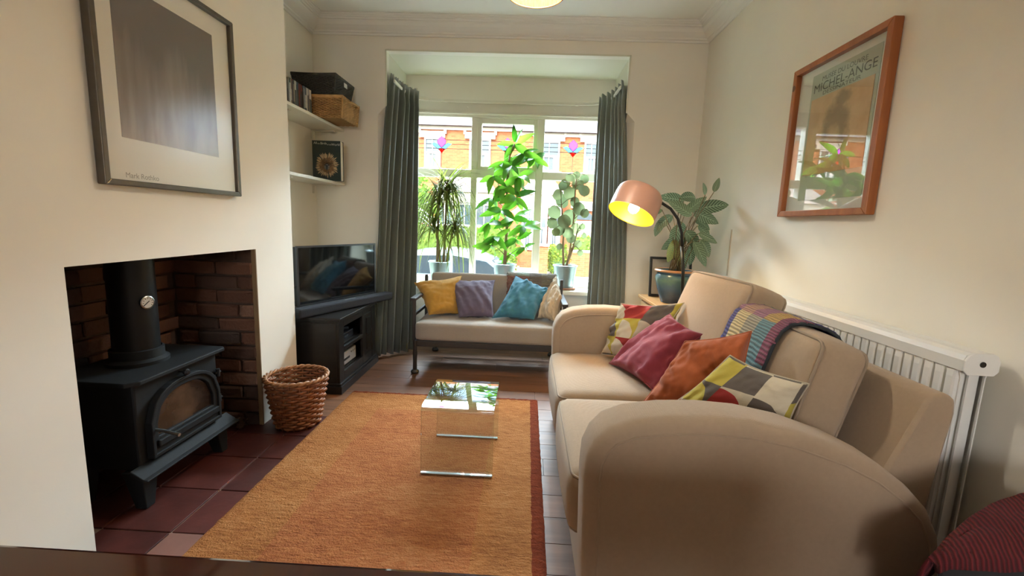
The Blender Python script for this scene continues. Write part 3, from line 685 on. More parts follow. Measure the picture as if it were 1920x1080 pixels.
obj('door_panel', B().box(CX1-.003, CX1+.002, 3.19, CY1-.1, .16, .405), M_blackwood, dr, bevel=.004); obj('knob', B().lathe([(.004, 0), (.004, .012), (.01, .016), (0, .024)], (CX1-.003, 3.175, .29), 12, (1, 0, 0)), M_blackwood, dr, smooth=True)
for i, (e, z0, z1) in enumerate(((.006, .47, .48), (.014, .48, .49), (.02, .49, .508))): obj('cornice_step' if i < 2 else 'top', B().box(CX0, CX1+e, CY0-e, CY1+e, z0, z1), M_blackwood, cab, bevel=.003)
for e, z0, z1 in ((.018, .0, .055), (.01, .055, .07)): obj('plinth', B().box(CX0, CX1+e, CY0-e, CY1+e, z0+.001, z1), M_blackwood, cab, bevel=.003)
M_blackpl = plain('black_plastic', '15161a', .35, .1); M_grille = plain('speaker_cloth', '20222a', .85, .2, 120, .4, 300)
tvd = V((.385, .923, 0)); tvn = V((.923, -.385, 0))
def obox(b, o, u, n, a0, a1, d0, d1, z0, z1):
    q = [(a0, d0), (a1, d0), (a1, d1), (a0, d1)]
    return b.hull8([tuple(o+u*a_+n*d_)[:2]+(z0,) for a_, d_ in q], [tuple(o+u*a_+n*d_)[:2]+(z1,) for a_, d_ in q])
O = V((-1.455, 2.72, 0)); TW = .715
tv = thing('television', 'flat screen television with glossy dark screen on black cabinet', 'television', (-1.33, 3.06, .509))
M_bez = plain('tv_bezel', '4a4d52', .3, .1, Metallic=.5)
obj('back_shell', obox(B(), O, tvd, tvn, .003, TW-.003, -.035, -.005, .565, .95), M_blackpl, tv, bevel=.004)
for nm, a0, a1, z0, z1 in (('bezel', 0, .013, .56, .956), ('bezel', TW-.013, TW, .56, .956), ('bezel', .013, TW-.013, .944, .956), ('bezel', .013, TW-.013, .56, .576)):
    obj(nm, obox(B(), O, tvd, tvn, a0, a1, -.006, .004, z0, z1), M_bez, tv)
a = N('dark_screen'); a.col((.006, .007, .008)); a.p(Roughness=.06); a.b.inputs['Specular IOR Level'].default_value = .9; MATS['dark_screen'] = a.m
obj('screen', obox(B(), O, tvd, tvn, .013, TW-.013, -.004, 0, .576, .944), a.m, tv)
obj('stand_neck', obox(B(), O, tvd, tvn, .30, .42, -.03, -.012, .515, .57), M_blackpl, tv); obj('stand_foot', obox(B(), O, tvd, tvn, .16, .56, -.12, .005, .509, .516), M_blackpl, tv, bevel=.002)
obj('cable', B().tube([(-1.465, 2.73, .70), (-1.51, 2.70, .66), (-1.515, 2.71, .58), (-1.47, 2.74, .55)], .003, 6), M_blackpl, tv, smooth='all')
sb = thing('soundbar', 'long black soundbar lying in front of the television', 'soundbar', (-1.22, 3.02, .509))
O2 = O+tvn*.02-tvd*.07
obj('body', obox(B(), O2, tvd, tvn, 0, .865, .004, .082, .511, .572), M_grille, sb, bevel=.012)
obj('end_cap', obox(B(), O2, tvd, tvn, -.004, .006, .006, .08, .513, .57), M_blackpl, sb, bevel=.004); obj('end_cap', obox(B(), O2, tvd, tvn, .859, .869, .006, .08, .513, .57), M_blackpl, sb, bevel=.004)
obj('light_strip', obox(B(), O2, tvd, tvn, .40, .50, .045, .05, .572, .5735), plain('satin_strip', '9aa0a5', .2, .05), sb)
for a0 in (.15, .70): obj('foot', obox(B(), O2, tvd, tvn, a0, a0+.05, .02, .07, .5085, .512), M_blackpl, sb)
bx = thing('set_top_box', 'small black set top box on the upper cabinet shelf', 'media box', (-1.28, 2.95, .305))
obj('case', B().box(-1.36, -1.235, 2.80, 3.06, .306, .355), plain('box_black', '22252b', .35), bx, bevel=.004); obj('front_panel', B().box(-1.235, -1.232, 2.81, 3.05, .312, .35), M_blackpl, bx)
obj('display', B().box(-1.232, -1.2315, 2.90, 2.96, .325, .338), plain('display_grey', '3a4048', .2), bx)
gp = thing('games_controller', 'black games controller lying on top of the set top box', 'controller', (-1.27, 2.96, .355))
obj('grips', B().tube([(-1.25, 2.90, .368), (-1.275, 2.925, .372), (-1.275, 2.985, .372), (-1.25, 3.01, .368)], [.011, .014, .014, .011], 10), M_blackpl, gp, smooth='all')
for y in (2.94, 2.97): obj('thumb_stick', B().lathe([(.003, 0), (.003, .008), (.007, .01), (0, .012)], (-1.268, y, .384), 10), M_blackpl, gp, smooth=True)
dp = thing('disc_player', 'silver disc player on the bottom cabinet shelf', 'disc player', (-1.3, 2.93, .131))
M_silv = plain('silver_plastic', '8d8b88', .35, .06, 20, Metallic=.6)
obj('case', B().box(-1.42, -1.235, 2.795, 3.085, .133, .225), M_silv, dp, bevel=.004); obj('fascia', B().box(-1.235, -1.228, 2.795, 3.085, .135, .223), plain('silver_face', 'b0aeab', .3, .05), dp, bevel=.003)
obj('disc_tray', B().box(-1.228, -1.226, 2.82, 2.97, .165, .18), M_blackpl, dp)
for y in (3.0, 3.03, 3.06): obj('button', B().cyl((-1.228, y, .20), (-1.224, y, .20), .007, sides=12), M_silv, dp)
# round wicker waste basket
M_br = plain('brown_wicker', '8a5430', .5, .35, 30, .4, 70)
WX, WY, WH = -1.235, 2.27, .275
wb = thing('waste_basket', 'round brown wicker waste paper basket by the chimney breast', 'basket', (WX, WY, .002))
rad = lambda z: .108+.047*(z/WH)
NS = 22; we = B(); rows = 17
for i in range(rows):
    z = .018+i*(WH-.035)/(rows-1); pts = []
    for k in range(NS*4):
        an = 2*PI*k/(NS*4); s = .0075*math.sin(NS/2*an*1.0+(i % 2)*PI); pts.append((WX+(rad(z)+s)*math.cos(an), WY+(rad(z)+s)*math.sin(an), z+.002))
    we.tube(pts, .0072, 6, closed=True)
obj('weave', we, M_br, wb, smooth='all', kind='stuff')
for k in range(NS):
    an = 2*PI*(k+.5)/NS
    obj('stake', B().tube([(WX+rad(z)*math.cos(an), WY+rad(z)*math.sin(an), z+.002) for z in (.004, .09, .18, WH-.01)], .0045, 6), M_br, wb, smooth='all')
rm = B()
for ph in (0, PI):
    pts = []
    for k in range(96):
        an = 2*PI*k/96; t = 14*an+ph; r_ = rad(WH)+.007*math.cos(t); pts.append((WX+r_*math.cos(an), WY+r_*math.sin(an), WH+.004+.006*math.sin(t)))
    rm.tube(pts, .0075, 6, closed=True)
obj('plaited_rim', rm, plain('rim_wicker', '9a6a42', .5, .3, 30), wb, smooth='all')
obj('base', B().lathe([(0, .006), (.105, .006), (.108, .016), (0, .016)], (WX, WY, 0), 28), M_br, wb)

# ================================================================ CUSHION AND THROW HELPERS
def bil(c, u, v):
    a_, b_, c_, d_ = [V(x) for x in c]
    return (a_*(1-u)+b_*u)*(1-v)+(d_*(1-u)+c_*u)*v
def cushion(name, label, corners, thick, mat, seed=0, group=None, wrinkle=.010, n=34, pinch=.10, sag=.0, fold=None, piping=None, wdir=None):
    """soft pillow stretched between four corners (bl, br, tr, tl)"""
    ce = sum((V(c) for c in corners), V())/4
    nrm = ((V(corners[1])-V(corners[0])).cross(V(corners[3])-V(corners[0]))).normalized()
    rr = random.Random(seed); off = V((rr.uniform(-9, 9), rr.uniform(-9, 9), rr.uniform(-9, 9)))
    wd = wdir or rr.uniform(0, PI); b = B(); uvs = []; idx = {}
    def pos(u, v, side):
        uu, vv = 2*u-1, 2*v-1
        e = max(0, (1-uu**2))*max(0, (1-vv**2))
        pu = .5+(u-.5)*(1-pinch*(1-abs(vv)**2)*abs(uu)**3); pv = .5+(v-.5)*(1-pinch*(1-abs(uu)**2)*abs(vv)**3)
        p = bil(corners, pu, pv); t = thick*(e**.42)*(.92+.16*noise.noise(V((u*2.2, v*2.2, side*3))+off))
        s = u*math.cos(wd)+v*math.sin(wd)
        edge = 1-e**.5; wk = wrinkle*1.55
        w = wk*(.4+.9*edge)*(noise.noise(V((s*9+.6*noise.noise(V((u*3, v*3, 1))+off), (v*math.cos(wd)-u*math.sin(wd))*2.0, side*5))+off)*1.2+.5*noise.noise(V((u*14, v*14, side))+off))
        if e > 1e-6: p = p+nrm*side*(t*.5+w*min(1, e*9))
        p = p+nrm*(.006*noise.noise(V((u*4, v*4, 7))+off)) - V((0, 0, sag*(1-uu**2)*max(0, vv)**2))
        return p
    def vid(i, j, side):
        key = (i, j, 0 if i in (0, n) or j in (0, n) else side)
        if key not in idx: idx[key] = len(b.v); b.v.append(pos(i/n, j/n, side)); uvs.append((i/n, j/n))
        return idx[key]
    for side in (1, -1):
        for i in range(n):
            for j in range(n):
                q = [vid(i, j, side), vid(i+1, j, side), vid(i+1, j+1, side), vid(i, j+1, side)]
                b.f.append(tuple(q if side > 0 else q[::-1]))
    b.uv = uvs; zmin = min(p.z for p in b.v)
    t_ = thing(name, label, 'cushion', (ce.x, ce.y, zmin), group)
    cov = obj('cover', b, mat, t_, smooth='all')
    seam = [(i/n, 0) for i in range(n)]+[(1, i/n) for i in range(n)]+[((n-i)/n, 1) for i in range(n)]+[(0, (n-i)/n) for i in range(n)]
    obj('seam', B().tube([pos(u, v, 1) for u, v in seam], .0028, 5, closed=True), piping or mat, cov, smooth='all')
    return t_
def patch_mat(name, cols, cells=3, rnd_seed=0.0, knit=False, sx=None):
    """printed or knitted patchwork driven by the cloth's own UVs"""
    a = N(name); tc = a.n('ShaderNodeTexCoord'); mp = a.n('ShaderNodeMapping'); a.l(tc.outputs['UV'], mp.inputs['Vector'])
    mp.inputs['Scale'].default_value = (sx or cells, cells, 1); mp.inputs['Location'].default_value = (rnd_seed, rnd_seed*.37, 0)
    fl = a.n('ShaderNodeVectorMath'); fl.operation = 'FLOOR'; a.l(mp.outputs[0], fl.inputs[0])
    fr = a.n('ShaderNodeVectorMath'); fr.operation = 'FRACTION'; a.l(mp.outputs[0], fr.inputs[0])
    wn_ = a.n('ShaderNodeTexWhiteNoise'); a.l(fl.outputs[0], wn_.inputs['Vector'])
    st = [(i/len(cols), srgb(c)) for i, c in enumerate(cols)]
    c1 = a.ramp(wn_.outputs['Value'], st, 'CONSTANT')
    if knit:
        sp = a.n('ShaderNodeSeparateXYZ'); a.l(mp.outputs[0], sp.inputs[0])
        rows_ = a.math('SINE', a.math('MULTIPLY', sp.outputs[1], 75.0)); cols_ = a.math('SINE', a.math('MULTIPLY', sp.outputs[0], 75.0))
        n_ = a.noise(a.coord(), 60, 3)
        hv = a.mix(a.math('MULTIPLY', a.math('MULTIPLY_ADD', rows_, .25, .3), 1.0), c1, (.02, .02, .02))
        a.col(a.mix(a.math('MULTIPLY', n_, .25), hv, (.35, .3, .25))); a.bump(a.math('ADD', rows_, a.math('MULTIPLY', cols_, .4)), .6, .004)
    else:
        sp = a.n('ShaderNodeSeparateXYZ'); a.l(fr.outputs[0], sp.inputs[0])
        r = a.math('SQRT', a.math('ADD', a.math('MULTIPLY', sp.outputs[0], sp.outputs[0]), a.math('MULTIPLY', sp.outputs[1], sp.outputs[1])))
        ad = a.n('ShaderNodeVectorMath'); ad.operation = 'ADD'; ad.inputs[1].default_value = (7.3, 3.1, 0); a.l(fl.outputs[0], ad.inputs[0])
        w2_ = a.n('ShaderNodeTexWhiteNoise'); a.l(ad.outputs[0], w2_.inputs['Vector'])
        c2 = a.ramp(w2_.outputs['Value'], st, 'CONSTANT')
        a.col(a.mix(a.math('LESS_THAN', r, .92), c2, c1)); a.bump(a.noise(a.coord(), 240, 2), .25, .002)
    a.p(Roughness=.93); MATS[name] = a.m; return a.m

# ================================================================ BENCH IN THE BAY
M_grey = fabric('bench_linen', '93897e', 420, .95, .08, .25); M_fr = plain('dark_metal_frame', '2b2725', .45, .15, 20)
bn = thing('settee', 'slim grey two seat settee with dark frame under the window', 'settee', (-.265, 3.45, 0))
BL, BR_ = -.81, .28
obj('seat_cushion', B().rbox(((BL+BR_)/2, 3.42, .325), (BR_-BL, .54, .145), .03, 12, (0, 0, .012)), M_grey, bn, smooth='all')
bc = B().rbox((0, 0, 0), (BR_-BL-.02, .11, .36), .035, 10, (0, .012, 0), rot=Matrix.Rotation(math.radians(-9), 3, 'X'))
for p in bc.v: p += V(((BL+BR_)/2, 3.685, .535))
obj('back_cushion', bc, M_grey, bn, smooth='all')
obj('front_rail', B().box(BL, BR_, 3.155, 3.185, .212, .256), M_fr, bn, bevel=.003); obj('rear_rail', B().box(BL+.02, BR_-.02, 3.70, 3.73, .212, .256), M_fr, bn, bevel=.003)
for x in (BL, BR_-.03): obj('side_rail', B().box(x, x+.03, 3.186, 3.70, .212, .256), M_fr, bn, bevel=.003)
for i in range(6): x = BL+.12+i*.17; obj('slat', B().box(x, x+.05, 3.186, 3.70, .235, .252), M_fr, bn)
for x in (BL+.002, BR_-.002):
    obj('leg', B().lathe([(.016, 0.03), (.014, .10), (.017, .16), (.014, .20), (.018, .256)], (x, 3.16, 0), 14).lathe([(0, 0), (.028, .004), (.031, .018), (.022, .032), (.0, .034)], (x, 3.16, 0), 14), M_fr, bn, smooth=True)
    obj('leg', B().lathe([(.016, 0.03), (.014, .12), (.018, .256)], (x+(.03 if x < 0 else -.03), 3.75, 0), 14).lathe([(0, 0), (.028, .004), (.031, .018), (.022, .032), (0, .034)], (x+(.03 if x < 0 else -.03), 3.75, 0), 14), M_fr, bn, smooth=True)
    s = 1 if x > 0 else -1
    obj('armrest', B().box(x-.022+s*.02, x+.022+s*.02, 3.17, 3.66, .552, .575), M_fr, bn, bevel=.006)
    obj('arm_post', B().box(x-.012+s*.02, x+.012+s*.02, 3.20, 3.224, .24, .552), M_fr, bn, bevel=.003); obj('arm_post', B().box(x-.012+s*.02, x+.012+s*.02, 3.60, 3.624, .24, .70), M_fr, bn, bevel=.003)
    obj('arm_rail', B().box(x-.01+s*.02, x+.01+s*.02, 3.226, 3.60, .43, .452), M_fr, bn, bevel=.003)
C_y = fabric('mustard_cotton', 'b38635', 300); C_p = fabric('purple_cotton', '5c5062', 300); C_b = fabric('blue_cotton', '366f84', 300); C_i = fabric('beige_cotton', 'b9a890', 300)
zs = .413
cushion('yellow_cushion', 'mustard yellow cushion at the curtain end of the grey settee', [(-.735, 3.30, zs+.01), (-.505, 3.40, zs+.01), (-.535, 3.605, .70), (-.90, 3.49, .645)], .15, C_y, 11)
cushion('purple_cushion', 'dusty purple square cushion between the yellow and blue cushions', [(-.50, 3.285, zs+.008), (-.235, 3.32, zs+.008), (-.255, 3.60, .675), (-.635, 3.57, .66)], .14, C_p, 12)
cushion('blue_cushion', 'blue cushion tipped on its corner on the grey settee', [(-.245, 3.29, zs+.01), (.075, 3.30, zs+.01), (.215, 3.565, .62), (-.085, 3.60, .72)], .15, C_b, 13, wrinkle=.018, wdir=.35)
cushion('beige_cushion', 'crumpled beige cushion squeezed against the settee armrest', [(.105, 3.36, zs+.012), (.24, 3.24, zs+.012), (.285, 3.40, .60), (.25, 3.60, .735)], .13, C_i, 14, wrinkle=.02)
# patchwork throw over the settee back
def throw(name, label, path, x_or_axis, width, mat, thick=.008, n=30, seed=0, edge=None):
    """cloth strip: path = list of 3D points across the back, width vector along it"""
    rr = random.Random(seed); b = B(); uvs = []; m_ = len(path); W = V(width)
    pts = []
    for i in range(m_-1):
        for k in range(5): pts.append(V(path[i]).lerp(V(path[i+1]), k/5))
    pts.append(V(path[-1])); m_ = len(pts)
    for j, p in enumerate(pts):
        for i in range(n+1):
            t = i/n; w = .004*noise.noise(V((t*9, j*.5, seed)))
            b.v.append(p+W*t+V((0, 0, w))+W.normalized()*(.012*noise.noise(V((j*.6, seed+i//n, 3))) if i in (0, n) else 0)); uvs.append((t, j/(m_-1)))
    b.f = [(j*(n+1)+i, j*(n+1)+i+1, (j+1)*(n+1)+i+1, (j+1)*(n+1)+i) for j in range(m_-1) for i in range(n)]; b.uv = uvs
    t_ = thing(name, label, 'blanket', (sum((p for p in pts), V())/m_+W/2)*1.0)
    o = obj('cloth', b, mat, t_, smooth='all'); md = o.modifiers.new('thick', 'SOLIDIFY'); md.thickness = thick; md.offset = 1
    if edge:
        for t in (0, 1): obj('edging', B().tube([p+W*t for p in pts], .006, 6), edge, t_, smooth='all')
    return t_
knit_red = patch_mat('red_patch_knit', ['8a4a3c', '6f6257', 'b5443a', '77705f', '8f5a4a', '6d7a66', 'a06a52', '5f5650'], 3, .2, True, 4)
throw('patchwork_throw', 'red and brown knitted patchwork throw over the settee back', [(0, 3.615, .56), (0, 3.632, .64), (0, 3.65, .705), (0, 3.675, .726), (0, 3.715, .728), (0, 3.757, .715), (0, 3.775, .66), (0, 3.765, .58)], 0, (.41, 0, 0), knit_red, seed=3)
for o in list(bpy.data.objects):
    if o.name == 'patchwork_throw': o.location.x -= .155

# ================================================================ PLANTS IN THE WINDOW
def leaf_mesh(name, L, W, curl, kind='lance', n=8, cup=.15):
    b = B(); uvs = []
    for i in range(n+1):
        t = i/n
        w = {'lance': math.sin(PI*min(1, t**.8*1.0))**.8*(1-.25*t), 'round': math.sqrt(max(0, 1-(2*t-1)**2)), 'ovate': math.sin(PI*t**.75)**.75}[kind]*W/2
        y_ = L*(t if kind == 'round' else math.sin(curl*t)/curl if curl else t); z_ = -L*(1-math.cos(curl*t))/curl if curl else 0
        for s in (-1, -.5, 0, .5, 1): b.v.append(V((s*w, y_, z_+abs(s)*w*cup))); uvs.append((.5+s/2, t))
    b.f = [(i*5+k, i*5+k+1, (i+1)*5+k+1, (i+1)*5+k) for i in range(n) for k in range(4)]; b.uv = uvs
    return b.mesh(name, smooth='all')
def place_leaf(parent, me, p, d, roll=0, s=1):
    """leaf base at p, pointing along d"""
    d = V(d).normalized(); up = V((0, 0, 1)); x = d.cross(up)
    x = V((1, 0, 0)) if x.length < 1e-3 else x.normalized(); z = x.cross(d)
    R = Matrix((x, d, z)).transposed(); R = R @ Matrix.Rotation(roll, 3, 'Y')
    o = bpy.data.objects.new('leaf', me); COL.objects.link(o); o.parent = parent
    m4 = R.to_4x4(); m4 = m4 @ Matrix.Scale(s, 4); m4.translation = V(p)-worigin(parent); o.matrix_local = m4
    return o
def face_leaf(parent, me, p, d, face, s=1):
    """leaf base at p, pointing along d, upper side turned towards face"""
    d = V(d).normalized(); f = V(face); f = (f-d*f.dot(d)); f = V((0, 0, 1)) if f.length < 1e-3 else f.normalized(); x = d.cross(f)
    o = bpy.data.objects.new('leaf', me); COL.objects.link(o); o.parent = parent
    m4 = Matrix((x, d, f)).transposed().to_4x4() @ Matrix.Scale(s, 4); m4.translation = V(p)-worigin(parent); o.matrix_local = m4
    return o
M_zinc = plain('zinc_pot', '8f9fa0', .3, .1, 14, Metallic=.7); M_soil = plain('soil', '3b2a1e', .95, .3, 40, .6, 60)
ZS = .554
def zinc_pot(par, x, y, r=.112, h=.215):
    obj('pot', B().lathe([(0, .003), (r*.74, .003), (r*.80, h*.4), (r*.88, h*.72), (r*.93, h*.93), (r*1.0, h*.95), (r*1.02, h*.99), (r*.98, h), (r*.92, h*.97), (r*.86, h*.8)], (x, y, ZS), 36), M_zinc, par, smooth=True)
    obj('soil', B().lathe([(0, h*.84), (r*.89, h*.83)], (x, y, ZS), 24), M_soil, par)
G_lm = leafmat('bright_leaf', '2f6414', '6aa62c', .42); G_rd = leafmat('dusky_round_leaf', '4d5a3c', '79845a', .3); G_dr = leafmat('strap_leaf', '5a6a2c', '98993f', .4)
M_stem = plain('green_brown_stem', '6d5c3a', .7, .2, 20); M_trunk = plain('pale_trunk', '8a7454', .8, .25, 25, .4, 60)
PY = 4.115
# 1 dragon tree with drooping strap leaves
p1 = thing('dragon_tree', 'spiky dragon tree with drooping strap leaves in zinc pot on cill', 'plant', (-.815, PY, ZS)); zinc_pot(p1, -.815, PY)
rr = random.Random(21); st = []
for k, (dx, h, lx) in enumerate(((-.03, .72, .02), (.03, .80, .03), (.0, .44, -.06), (.05, .42, .09))):
    path = [V((-.815+dx, PY+.01*k, ZS+.17)), V((-.815+dx*1.1+lx*.3, PY, ZS+.17+h*.4)), V((-.815+dx+lx, PY-.01, ZS+.17+h))]; st.append(path[-1])
    obj('stem', B().tube(path, [.012, .010, .008], 8), M_trunk, p1, smooth='all')
fo = B()
def strap(b, p, d, L, w, droop):
    p = V(p); d = V(d).normalized(); side = d.cross(V((0, 0, 1))).normalized() if abs(d.z) < .99 else V((1, 0, 0)); n = 7; base = len(b.v)
    for i in range(n+1):
        t = i/n; q = p+d*L*t*(1-.25*t*droop)-V((0, 0, 1))*L*droop*t*t*.9; q.x = max(q.x, BX0+.03); q.y = min(q.y, YW-.035); ww = w*(1-t)**.6*min(1, .5+t*4)
        b.v += [q-side*ww, q+side*ww+V((0, 0, .001))]
    b.f += [(base+2*i, base+2*i+1, base+2*i+3, base+2*i+2) for i in range(n)]
for c, cnt, Lr, span in ((st[0], 120, .46, .16), (st[1], 130, .50, .18), (st[2], 120, .38, .14), (st[3], 110, .36, .14)):
    for i in range(cnt):
        an = rr.uniform(0, 2*PI); up = rr.uniform(-.15, 1.2)**1.3 if rr.random() > 0 and True else 0
        up = up.real if isinstance(up, complex) else up
        z = c.z-rr.uniform(0, span); d = (math.cos(an), math.sin(an)*.5, up); strap(fo, (c.x, c.y, z), d, Lr*rr.uniform(.6, 1.1), .0095, rr.uniform(.75, 1.5)*(1 if up < .7 else .35))
obj('foliage', fo, G_dr, p1, smooth='all', kind='stuff')
# 2 tall plant with palmate glossy leaves
p2 = thing('money_tree', 'tall bright green leafy tree in zinc pot, centre of cill', 'plant', (-.205, PY, ZS)); zinc_pot(p2, -.205, PY, .112)
lm = [leaf_mesh('leaf', .21, .078, c, 'lance') for c in (.4, .8, 1.1)]
for me in lm: me.materials.append(G_lm)
trunk = [V((-.205, PY, ZS+.17)), V((-.20, PY, .95)), V((-.19, PY-.01, 1.2)), V((-.21, PY, 1.5)), V((-.19, PY, 1.75)), V((-.15, PY, 1.86))]
obj('stem', B().tube(trunk, [.018, .015, .012, .01, .008, .006], 8), M_trunk, p2, smooth='all')
nodes = [(-.15, 1.86, 1.0), (-.07, 1.77, .95), (.03, 1.74, .8), (-.26, 1.68, 1.0), (-.17, 1.66, 1.0), (-.33, 1.56, .85), (-.1, 1.56, 1.0), (-.24, 1.48, 1.05), (-.34, 1.36, 1.0), (-.12, 1.38, 1.1), (-.25, 1.26, 1.05), (-.36, 1.14, .9), (-.13, 1.2, 1.0), (-.03, 1.12, .85), (-.28, 1.02, .9), (-.1, 1.0, .9), (-.33, .94, .85), (-.15, .86, .7), (-.02, .93, .7)]
rr = random.Random(22)
for x, z, s in nodes:
    yb = PY+rr.uniform(-.09, .05); a_ = V((-.195, PY, z-.10)); e = V((x, yb, z))
    obj('leaf_stalk', B().tube([a_, a_.lerp(e, .6)+V((0, 0, .02)), e], .0035, 5), M_stem, p2, smooth='all')
    for k in range(7 if z > 1.0 else 5):
        an = 2*PI*k/7+rr.uniform(-.3, .3); d = (math.cos(an)*.75, math.sin(an)*.6, rr.uniform(-.75, .15) if k else .5)
        face_leaf(p2, rr.choice(lm), e, d, (rr.uniform(-.6, .6), -1, rr.uniform(.0, 1.0)), s*rr.uniform(.75, 1.1))
place_leaf(p2, lm[0], (-.15, PY, 1.87), (-.05, -.1, 1), .2, .75); place_leaf(p2, lm[0], (-.14, PY, 1.86), (.25, -.1, .9), .9, .75)
# 3 plant with round flat leaves
p3 = thing('round_leaf_plant', 'leggy plant with round dusky leaves in zinc pot on saucer', 'plant', (.365, PY, ZS)); zinc_pot(p3, .365, PY, .115, .225)
obj('saucer', B().lathe([(0, .001), (.10, .001), (.118, .022), (.113, .022), (.097, .005), (0, .005)], (.365, PY, ZS-.0005), 28), plain('terracotta', '9c6f5a', .7), p3, smooth=True)
rm_ = [leaf_mesh('leaf', .115, .105, .0, 'round', 10, c) for c in (.12, -.1, .25)]
for me in rm_: me.materials.append(G_rd)
stems = [[(.35, PY, .75), (.335, PY, .95), (.33, PY-.01, 1.15), (.30, PY, 1.33)], [(.375, PY, .75), (.40, PY, .9), (.42, PY, 1.2), (.42, PY, 1.5), (.425, PY, 1.60)], [(.37, PY+.01, .75), (.43, PY, .95), (.46, PY, 1.1)]]
for s_ in stems: obj('stem', B().tube(s_, [.011]*2+[.007]*(len(s_)-2), 7), M_trunk, p3, smooth='all')
rr = random.Random(23)
for x, z, s in ((.42, 1.60, .7), (.36, 1.57, .8), (.50, 1.57, .8), (.33, 1.53, .9), (.44, 1.52, 1.1), (.30, 1.50, .8), (.37, 1.44, 1.25), (.49, 1.46, 1.1), (.26, 1.42, 1.0), (.31, 1.37, 1.3), (.42, 1.36, .9), (.24, 1.26, 1.2), (.22, 1.16, 1.0), (.46, 1.30, 1.2), (.51, 1.26, .8), (.38, 1.22, 1.4), (.33, 1.18, 1.2), (.29, 1.10, 1.1), (.44, 1.12, 1.0), (.50, 1.14, .6), (.52, 1.06, .5), (.37, 1.08, 1.0), (.40, 1.03, .9), (.47, .98, .7), (.30, .95, .6), (.49, .90, .6), (.26, 1.08, .8)):
    d = V((rr.uniform(-.5, .5), -1+rr.uniform(-.2, .5), rr.uniform(-.9, .6))).normalized(); face = V((rr.uniform(-.4, .4), -1, rr.uniform(-.2, .6))).normalized()
    yb = PY+rr.uniform(-.07, .05); c = V((x, yb, z)); up = V((rr.uniform(-.6, .6), 0, -1)); up = (up-face*up.dot(face)).normalized(); sx = up.cross(face)
    o = bpy.data.objects.new('leaf', rr.choice(rm_)); COL.objects.link(o); o.parent = p3
    m4 = Matrix((sx, up, face)).transposed().to_4x4() @ Matrix.Scale(s*.95, 4); m4.translation = c-up*.055*s-worigin(p3); o.matrix_local = m4
    near = min((V(q) for s_ in stems for q in s_), key=lambda q: (q-c).length)
    obj('leaf_stalk', B().tube([near, near.lerp(c-up*.05*s, .5)+V((0, 0, .015)), c-up*.05*s], .003, 5), M_stem, p3, smooth='all')
# ================================================================ SOFA
M_sofa = fabric('sofa_weave', 'ab9378', 330, .95, .07, .4); M_pipe = fabric('sofa_piping', '93806b', 330, .95, .07, .2)
sofa = thing('sofa', 'tan woven two seat sofa with big rounded arms by radiator', 'sofa', (.65, 1.76, 0))
ap = [(.185, .05), (.172, .30), (.165, .52), (.168, .58), (.185, .625), (.215, .66), (.27, .685), (.36, .70), (.46, .705), (.56, .70), (.67, .68), (.79, .642), (.88, .60), (.95, .55), (1.005, .495), (1.04, .43), (1.058, .36), (1.065, .25), (1.065, .05)]
def arm(y0, y1):
    n = len(ap); k = 5; b = B(); r = .035; mid = V((.6, 0, .3)); rings = []
    def inset(d): 
        out = []
        for i in range(n):
            p = V((ap[i][0], 0, ap[i][1])); q0 = V((ap[max(i-1, 0)][0], 0, ap[max(i-1, 0)][1])); q1 = V((ap[min(i+1, n-1)][0], 0, ap[min(i+1, n-1)][1]))
            t = (q1-q0).normalized(); nn = V((t.z, 0, -t.x)); out.append(p+nn*d if nn.dot(mid-p) > 0 else p-nn*d)
        return out
    prof_ = [(r*(1-math.sin(PI/2*j/k)), r*(1-math.cos(PI/2*j/k))) for j in range(k+1)]
    secs = [(y0+a_, d_) for d_, a_ in [(r*(1-math.sin(PI/2*j/k)), r*(1-math.cos(PI/2*j/k))) for j in range(k+1)]]
    secs += [(y1-(s_[0]-y0), s_[1]) for s_ in reversed(secs)]
    for yy, d_ in secs:
        b.v += [V((p.x, yy, p.z)) for p in inset(d_)]
    m_ = len(secs)
    b.f = [(j*n+i, j*n+i+1, (j+1)*n+i+1, (j+1)*n+i) for j in range(m_-1) for i in range(n-1)]
    b.f += [tuple(range(n)), tuple((m_-1)*n+i for i in range(n))]
    o = obj('arm', b, M_sofa, sofa, smooth=50)
    for yy, s in ((y0, 1), (y1, -1)):
        obj('arm_seam', B().tube([(p.x, yy+s*.0, p.z) for p in inset(.036)], .0028, 6), M_sofa, o, smooth='all')
arm(1.0, 1.15); arm(2.385, 2.535)
obj('base', B().box(.195, 1.06, 1.152, 2.383, .05, .252), M_sofa, sofa, bevel=.012)
bk_ = [(.93, .252), (.965, .5), (1.055, .735), (1.075, .752), (1.10, .755), (1.125, .74), (1.13, .7), (1.085, .252)]
obj('back_frame', B().hull8([(x, 1.12, z) for x, z in bk_], [(x, 2.42, z) for x, z in bk_]), M_sofa, sofa, bevel=.01, smooth=50)
for x in (.22, 1.03):
    for y in (1.05, 2.48): obj('foot', B().lathe([(.022, 0), (.03, .05)], (x, y, 0), 16, cap0=True), M_blackwood, sofa)
def rect_pipe(par, c, half, rot, axis, off, r=.0045, inset=.008):
    """piping round one face of a boxy cushion"""
    i, j = [(1, 2), (0, 2), (0, 1)][axis]; pts = []; rc = .035
    hx, hy = half[i]-inset, half[j]-inset
    for sx, sy, a0 in ((1, 1, 0), (-1, 1, 90), (-1, -1, 180), (1, -1, 270)):
        for k in range(4):
            an = math.radians(a0+k*30); q = [0, 0, 0]; q[i] = sx*(hx-rc)+rc*math.cos(an); q[j] = sy*(hy-rc)+rc*math.sin(an); q[axis] = off
            pts.append(V(c)+(rot @ V(q) if rot else V(q)))
    obj('piping', B().tube(pts, r, 6, closed=True), M_pipe, par, smooth='all')
